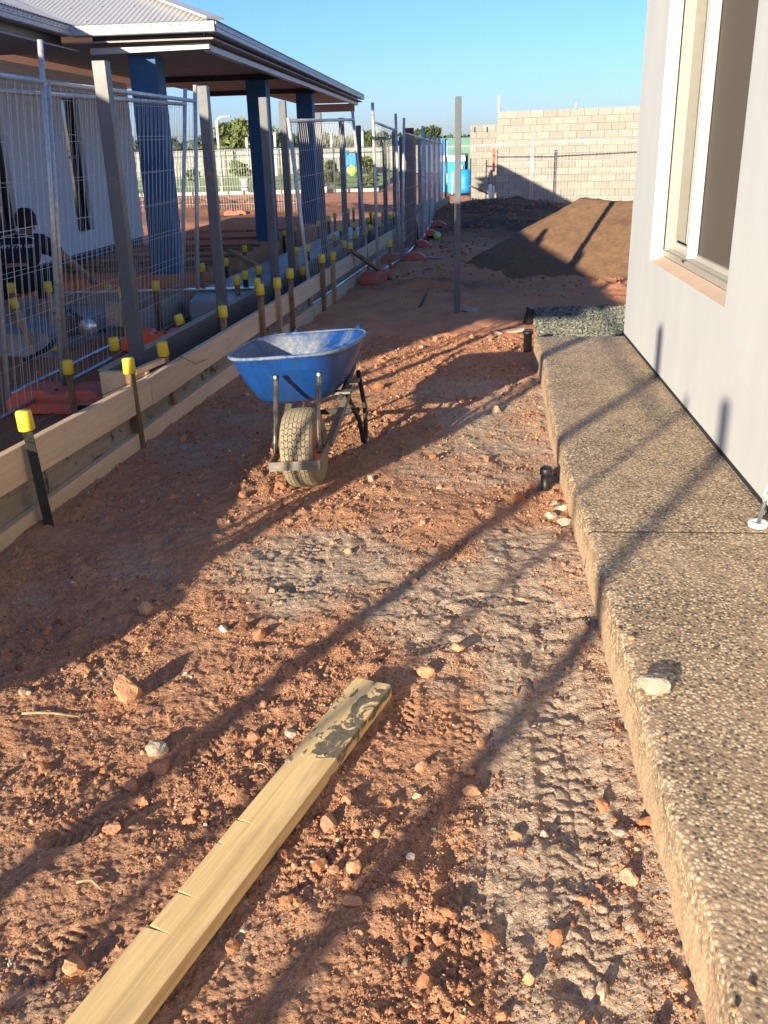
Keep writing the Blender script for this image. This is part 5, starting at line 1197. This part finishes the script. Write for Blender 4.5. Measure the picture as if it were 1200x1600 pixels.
block_wall((bw1[0], 31.6, -.12), R_(-4), 3, 12, 'short lower end piece of block wall at the left of the long one', 1)
def conduit(px, yt, yb, Y_, r_, label, mat='fl_white', name='conduit'):
    p, q = PY(px, yt, Y_), PY(px, yb, Y_); b = MB(); b.tube([q, p], r_, 10); return obj(name, b, M[mat], label=label, cat='pipe')
conduit(780, 150, 176, 30.15, .035, 'white conduit sticking up over the left corner of the taller block wall')
conduit(757, 196, 204, 31.3, .02, 'thin grey rod above the lower end of the block wall'); conduit(900, 160, 168, 29.3, .025, 'short white rod above the middle of the block wall')
conduit(737, 196, 204, 31.3, .018, 'thin rod at the very left end of the block wall top', 'galv')
p, q = PY(772, 232, 29.95), PY(771, 268, 29.95); b = MB(); b.box(((p[0]+q[0])/2, p[1], (p[2]+q[2])/2), (.07, .02, p[2]-q[2])); obj('marker_strip', b, M['marker'], label='orange red marker strip on the corner of the block wall', cat='marker')
conduit(766, 288, 320, 28.9, .05, 'white upright pipe in front of the corner of the block wall'); conduit(771, 290, 320, 28.95, .03, 'thinner white pipe touching the upright pipe at the wall corner'); conduit(707, 268, 304, 33, .04, 'white pipe upright in front of the blue toilet')
b = MB(); b.tube([PY(x, y, 29.5) for x, y in ((765, 270), (763, 282), (766, 292), (771, 290))], .012, 6); obj('hose', b, M['black'], label='black hose curving on the corner of the block wall', cat='hose')
b = MB(); b.bar(PY(734, 290, 29.7), PY(763, 303, 29.7), .05, .05); obj('brace_timber', b, M['stakewood'], label='thin diagonal brace against the lower end of the block wall', cat='timber')

# ------------------------------------------------------------------ beyond the site
b = MB(); b.add([(-90, 43, -.05), (-4.2, 43, -.05), (-6, 95, .3), (-130, 95, .3)], [(0, 1, 2, 3)]); obj('lawn', b, M['grass'], kind='structure')
b = MB(); b.box((-25, 42.6, .0), (42, .35, .14)); obj('kerb', b, M['kerb'], kind='structure')
ff = thing('sheet_fence', (-25, 72, 0), 'long pale sheet metal fence at the far side of the lawn', 'fence')
for i in range(22): b = MB(); b.box((-47+i*2.35, 72+.0, .95), (2.32, .04, 1.9)); obj('fence_sheet', b, M['farfence'], ff)
pf = thing('pool_fence', (-15, 41.5, 0), 'black tubular fence running along the kerb in front of the lawn', 'fence')
for z_ in (1.75, .35, 1.55): b = MB(); b.bar((-34, 41.5, z_), (-3.4, 41.5, z_), .045, .05); obj('rail', b, M['darkmetal'], pf)
for i in range(14): b = MB(); b.box((-34+i*2.35, 41.5, .88), (.07, .07, 1.85)); obj('fence_post', b, M['darkmetal'], pf)
b = MB()
for i in range(225): b.box((-33.9+i*.135, 41.5, .95), (.016, .016, 1.2))
obj('pickets', b, M['darkmetal'], pf, kind='stuff')
def leaf_cloud(centers, n, size, seed):
    r = np.random.default_rng(seed); V = []; C = np.array(centers); wts = C[:, 3]**2; ci = r.choice(len(C), n, p=wts/wts.sum())
    d = r.normal(size=(n, 3)); d /= np.linalg.norm(d, axis=1)[:, None]; rad = r.uniform(.35, 1.0, n)**.5
    p = C[ci, :3]+d*(C[ci, 3]*rad)[:, None]*np.array([1, 1, .8])
    a = r.normal(size=(n, 3)); a /= np.linalg.norm(a, axis=1)[:, None]; b_ = np.cross(a, r.normal(size=(n, 3))); b_ /= np.linalg.norm(b_, axis=1)[:, None]
    s_ = size*r.uniform(.6, 1.4, n)[:, None]
    V = np.stack([p-a*s_, p-b_*s_*.5, p+a*s_, p+b_*s_*.5], 1).reshape(-1, 3); F = np.arange(n*4).reshape(n, 4); return V, F
def tree(loc, h, w_, mat, label, seed, n=2600, leaf=.22, cat='tree', name='tree', trunk=True, low=.35, lobes=9):
    t = thing(name, loc, label, cat); r = random.Random(seed); loc = Vector([float(q) for q in loc])
    cs = []
    for i in range(lobes):
        a = r.uniform(0, 6.28); k = r.uniform(0, 1); cs.append((math.cos(a)*w_*.34*(1-.4*k), math.sin(a)*w_*.34*(1-.4*k), h*(low+(1-low)*(.15+.68*k)), w_*r.uniform(.13, .24)))
    cs.append((0, 0, h*.84, w_*.18))
    V, F = leaf_cloud(cs, n, leaf, seed); np_mesh('crown', V, F, M[mat], smooth=False, parent=t)
    if trunk:
        b = MB(); b.tube([(0, 0, -.3), (r.uniform(-.1, .1), 0, h*.3), (r.uniform(-.2, .2), 0, h*.6)], [h*.03, h*.022, h*.012], 8)
        for c in cs[:5]: b.tube([(0, 0, h*low*.8), (c[0]*.5, c[1]*.5, (h*low*.8+c[2])/2), (c[0], c[1], c[2])], [h*.014, h*.01, h*.004], 6)
        obj('trunk', b, M['bark'], t, local=True)
    return t
def at_tree(pxl, pxr, ytop, Y_, **k):
    a, c = PY(pxl, ytop, Y_), PY(pxr, ytop, Y_); h = a[2]; return tree(((a[0]+c[0])/2, Y_, 0), h*1.0, (c[0]-a[0])*1.35, **k)
at_tree(336, 398, 192, 85, mat='leaf1', label='tall olive green tree between the second and first blue columns', seed=1, n=6000, leaf=.30, low=.2, lobes=14)
at_tree(300, 340, 232, 95, mat='leaf1', label='lower dull tree at the left of the tall olive tree', seed=2, n=2500, leaf=.3, low=.15)
at_tree(424, 462, 205, 88, mat='leaf2', label='dark green tree between the second and third blue columns', seed=3, n=4200, leaf=.28, low=.15, lobes=12)
at_tree(452, 480, 212, 92, mat='leaf2', label='dark tree just left of the third blue column', seed=4, n=2600, leaf=.28, low=.15)
at_tree(494, 530, 208, 95, mat='leaf1', label='feathery olive tree seen through the tilted fence panel', seed=5, n=2600, leaf=.3, low=.2)
at_tree(530, 560, 214, 100, mat='leaf1', label='lower olive tree right in the tilted fence panel', seed=6, n=2200, leaf=.3, low=.2)
at_tree(562, 600, 206, 90, mat='leaf2', label='dark tree just right of the tilted fence panel', seed=7, n=3000, leaf=.28, low=.15)
at_tree(640, 668, 200, 95, mat='leaf2', label='broad dark tree behind the top of the fence run', seed=8, n=3200, leaf=.28, low=.15)
at_tree(660, 698, 196, 90, mat='leaf2', label='taller dark tree behind the end of the fence run', seed=9, n=4200, leaf=.28, low=.12, lobes=12)
at_tree(715, 752, 236, 90, mat='leaf2', label='dark low tree between the pole and the block wall', seed=10, n=2500, leaf=.25, low=.1)
at_tree(268, 296, 240, 100, mat='leaf1', label='low tree at the far left behind the fence uprights', seed=16, n=1500, leaf=.3, low=.1)
for i, (a, c, yt, Y_, mt, lab, n_) in enumerate(((360, 386, 253, 55, 'leaf3', 'small bright green sapling on the lawn', 900), (500, 533, 252, 44, 'leaf1', 'round green bush behind the tilted fence panel', 3200), (560, 586, 243, 44, 'leaf1', 'tall green bush by the right upright of the tilted panel', 2600), (293, 310, 262, 50, 'leaf3', 'thin young tree on the lawn near the middle fence uprights', 500), (463, 475, 262, 52, 'leaf1', 'small bush left of the third blue column', 600))):
    at_tree(a, c, yt, Y_, mat=mt, label=lab, seed=30+i, n=n_, leaf=.11, low=.08 if 'bush' in lab else .4, cat='bush' if 'bush' in lab else 'tree', name='bush' if 'bush' in lab else 'tree', trunk='bush' not in lab)
def lamp(px, yt, yb, Y_, label, arm=True, r_=.06):
    p, q = PY(px, yt, Y_), PY(px+3, yb, Y_); t = thing('street_lamp', (p[0], Y_, 0), label, 'lamp post') if arm else None
    b = MB(); b.tube([(p[0], Y_, -.1), (p[0], Y_, p[2]-.4)]+([(p[0]+.03, Y_, p[2]-.12), (p[0]+.12, Y_, p[2]-.02), (p[0]+.34, Y_, p[2]+.03)] if arm else [(p[0], Y_, p[2])]), [r_*1.3]+[r_]*(4 if arm else 2), 10)
    if arm:
        obj('pole', b, M['fl_white'], t); b = MB(); b.box((p[0]+.5, Y_, p[2]+.03), (.34, .16, .06)); obj('lamp_head', b, M['gutter'], t, bevel=.02)
    else: obj('pole', b, M['fl_white'], label=label, cat='pole')
lamp(338, 184, 300, 45, 'white street lamp with a curved arm under the porch roof')
for px, yt, Y_, lab in ((385, 215, 70, 'white pole in front of the olive tree'), (429, 208, 68, 'white pole right of the second blue column'), (517, 207, 75, 'white pole seen above the tilted fence panel'), (566, 205, 72, 'white pole just right of the tilted fence panel'), (332, 220, 70, 'thin white pole left of the curved street lamp')): lamp(px, yt, 290, Y_, lab, False, .09)
def cabinet(px0, px1, y0_, y1_, Y_, label):
    p, q = PY(px0, y0_, Y_), PY(px1, y1_, Y_); b = MB(); t = thing('service_cabinet', ((p[0]+q[0])/2, Y_, 0), label, 'cabinet')
    b.box(((p[0]+q[0])/2, Y_, (p[2]+q[2])/2), (q[0]-p[0], .5, p[2]-q[2])); obj('box', b, M['fl_white'], t, bevel=.03)
    b = MB(); b.box(((p[0]+q[0])/2, Y_, p[2]+.03), (q[0]-p[0]+.12, .6, .07)); obj('lid', b, M['kerb'], t)
cabinet(378, 388, 281, 297, 42.2, 'white service cabinet on the kerb left of the second blue column'); cabinet(505, 512, 291, 299, 42.2, 'small white service cabinet on the kerb behind the tilted fence panel')
# playground
pg = thing('playground_frame', PY(545, 275, 60), 'blue playground frame with a pale green panel seen through the tilted fence', 'playground')
for px in (537, 542, 556, 560): p, q = PY(px, 235, 60), PY(px, 274, 60); b = MB(); b.tube([q, p], .11, 8); obj('post', b, M['blue'], pg)
p = PY(549, 250, 60); b = MB(); b.box(p, (1.1, .2, .6)); obj('panel', b, M['blue'], pg)
p = PY(551, 266, 59.8); b = MB(); b.lathe([(0, -.35), (.3, -.2), (.38, 0), (.3, .2), (0, .35)], 14, p); obj('bubble', b, simple('lime_plastic', (.45, .70, .12), None, 5, .5), pg)
cp = thing('carport', PY(510, 262, 66), 'pale flat roofed carport beyond the green bush', 'carport')
p, q = PY(488, 243, 66), PY(540, 240, 66); b = MB(); b.box(((p[0]+q[0])/2, 66, p[2]), (q[0]-p[0], 4, .25)); obj('roof', b, M['fl_white'], cp)
for px in (490, 537): p = PY(px, 243, 66); b = MB(); b.box((p[0], 66, p[2]/2), (.2, .2, p[2]-.26)); obj('post', b, M['fl_white'], cp)
def far_house(px0, px1, yt, Y_, label, wall='farfence', rf='gutter', ye=None):
    p, q = PY(px0, yt, Y_), PY(px1, yt, Y_); w_ = q[0]-p[0]; xm = (p[0]+q[0])/2; h = p[2]; he = h*.68; t = thing('house', (xm, Y_, 0), label, 'house')
    b = MB(); b.box((xm, Y_+4, he/2), (w_, 8, he)); obj('wall', b, M[wall], t)
    b = MB(); b.add([(xm-w_/2-.4, Y_-.4, he+.01), (xm+w_/2+.4, Y_-.4, he+.01), (xm+w_/2+.4, Y_+8.4, he+.01), (xm-w_/2-.4, Y_+8.4, he+.01), (xm-w_/4, Y_+4, h), (xm+w_/4, Y_+4, h)], [(0, 1, 5, 4), (2, 3, 4, 5), (1, 2, 5), (3, 0, 4), (3, 2, 1, 0)]); obj('roof', b, M[rf], t)
    for k in (-.28, .05, .3): b = MB(); b.box((xm+w_*k, Y_-.02, he*.55), (w_*.1, .05, he*.35)); obj('window', b, M['darkglass'], t)
far_house(292, 325, 255, 84, 'white low house far left beyond the lawn', 'fl_white'); far_house(400, 425, 255, 90, 'pale house hidden behind the second blue column', 'fl_white'); far_house(478, 505, 252, 90, 'pale house beyond the third blue column', 'fl_white')
far_house(585, 632, 240, 80, 'low pale house behind the fence right of the tilted panel', 'farfence', 'gutter')
# blue site toilet with white roof, drum and bin
p, q = PY(689, 243, 37), PY(726, 300, 37); t = thing('site_toilet', ((p[0]+q[0])/2, 37, q[2]), 'bright blue plastic site toilet with a white roof near the block wall', 'toilet')
xm, w_ = (p[0]+q[0])/2, q[0]-p[0]
b = MB(); b.box((xm, 37.6, (p[2]-.22+q[2])/2), (w_, 1.1, p[2]-.22-q[2])); obj('cabin', b, M['tankblue'], t, bevel=.02)
b = MB(); b.box((xm, 37.6, p[2]-.11), (w_+.06, 1.18, .22), taper=.96); obj('roof', b, M['fl_white'], t, bevel=.02)
b = MB(); b.box((xm+.1, 37.03, (p[2]-.3+q[2])/2), (w_*.55, .03, (p[2]-q[2])*.84)); dr_ = obj('door', b, M['tankblue'], t, bevel=.008)
b = MB(); b.box((xm+.34, 37.0, .95), (.06, .05, .14)); obj('handle', b, M['fl_white'], dr_)
for px, lab in ((692, 'bright blue tall post at the left of the blue toilet'), (698, 'second bright blue tall post behind the fence end'), (752/1.0-23, 'x')):
    if lab == 'x': continue
    b = MB(); a, c = PY(px, 217, 38.5), PY(px, 250, 38.5); b.box((a[0], 38.5, (a[2]+0)/2), (.16, .16, a[2])); obj('blue_post', b, M['blue'], label=lab, cat='post')
b = MB(); a, c = PY(697, 217, 30.5), PY(697, 320, 30.5); b.tube([(a[0], 30.4, -.2), (a[0], 30.4, a[2])], .045, 8); obj('end_post', b, M['darkmetal'], label='dark round end post in front of the blue toilet', cat='post')
a, c = PY(722, 273, 36), PY(731, 301, 36); b = MB(); b.lathe([(.24, 0), (.25, .25), (.24, .26), (.25, .5), (.24, .52), (.24, .8), (0, .8)], 20, ((a[0]+c[0])/2, 36, c[2])); obj('drum', b, M['blue'], label='blue drum between the toilet and the block wall', cat='drum')
a, c = PY(721, 240, 38), PY(729, 296, 38); b = MB(); b.box(((a[0]+c[0])/2, 38.4, (a[2]+c[2])/2), (.3, .8, a[2]-c[2])); obj('dark_locker', b, M['darkmetal'], bevel=.03, label='narrow dark locker right behind the blue toilet', cat='locker')
sa = MB(); pts = [PY(x, y, 60) for x, y in ((703, 216), (722, 221), (738, 217), (727, 229), (712, 232))]; pts = [Vector(p) for p in pts]
sa.add([tuple(p) for p in pts]+[tuple((pts[0]+pts[2]+pts[3]+pts[4])/4+Vector((0, 1, .2)))], [(0, 1, 5), (1, 2, 5), (2, 3, 5), (3, 4, 5), (4, 0, 5)]); o = obj('shade_sail', sa, M['darkmetal'], label='black pointed shade sail left of the block wall top', cat='shade sail'); so_ = o.modifiers.new('thick', 'SOLIDIFY'); so_.thickness = .05
b = MB(); b.bar(PY(704, 232, 61), PY(735, 236, 61), .3, .25); obj('playground_beam', b, M['blue'], label='blue beam under the black shade sail', cat='beam')
b = MB(); p = PY(735, 255, 50); b.box((p[0], 50, 1.0), (3.0, .08, 2.2)); obj('green_screen', b, simple('green_shade_cloth', (.10, .22, .17), None, 5, .8), label='green screen fence left of the block wall end', cat='screen')
# distant tree line on the horizon
cs = [(x, 190+random.uniform(-20, 30), random.uniform(.5, 3), random.uniform(3, 5)) for x in np.linspace(-160, 150, 90)]
V, F = leaf_cloud(cs, 16000, .8, 99); np_mesh('distant_trees', V, F, M['leaf2'], smooth=False, kind='stuff', label='low line of trees along the horizon', cat='trees')
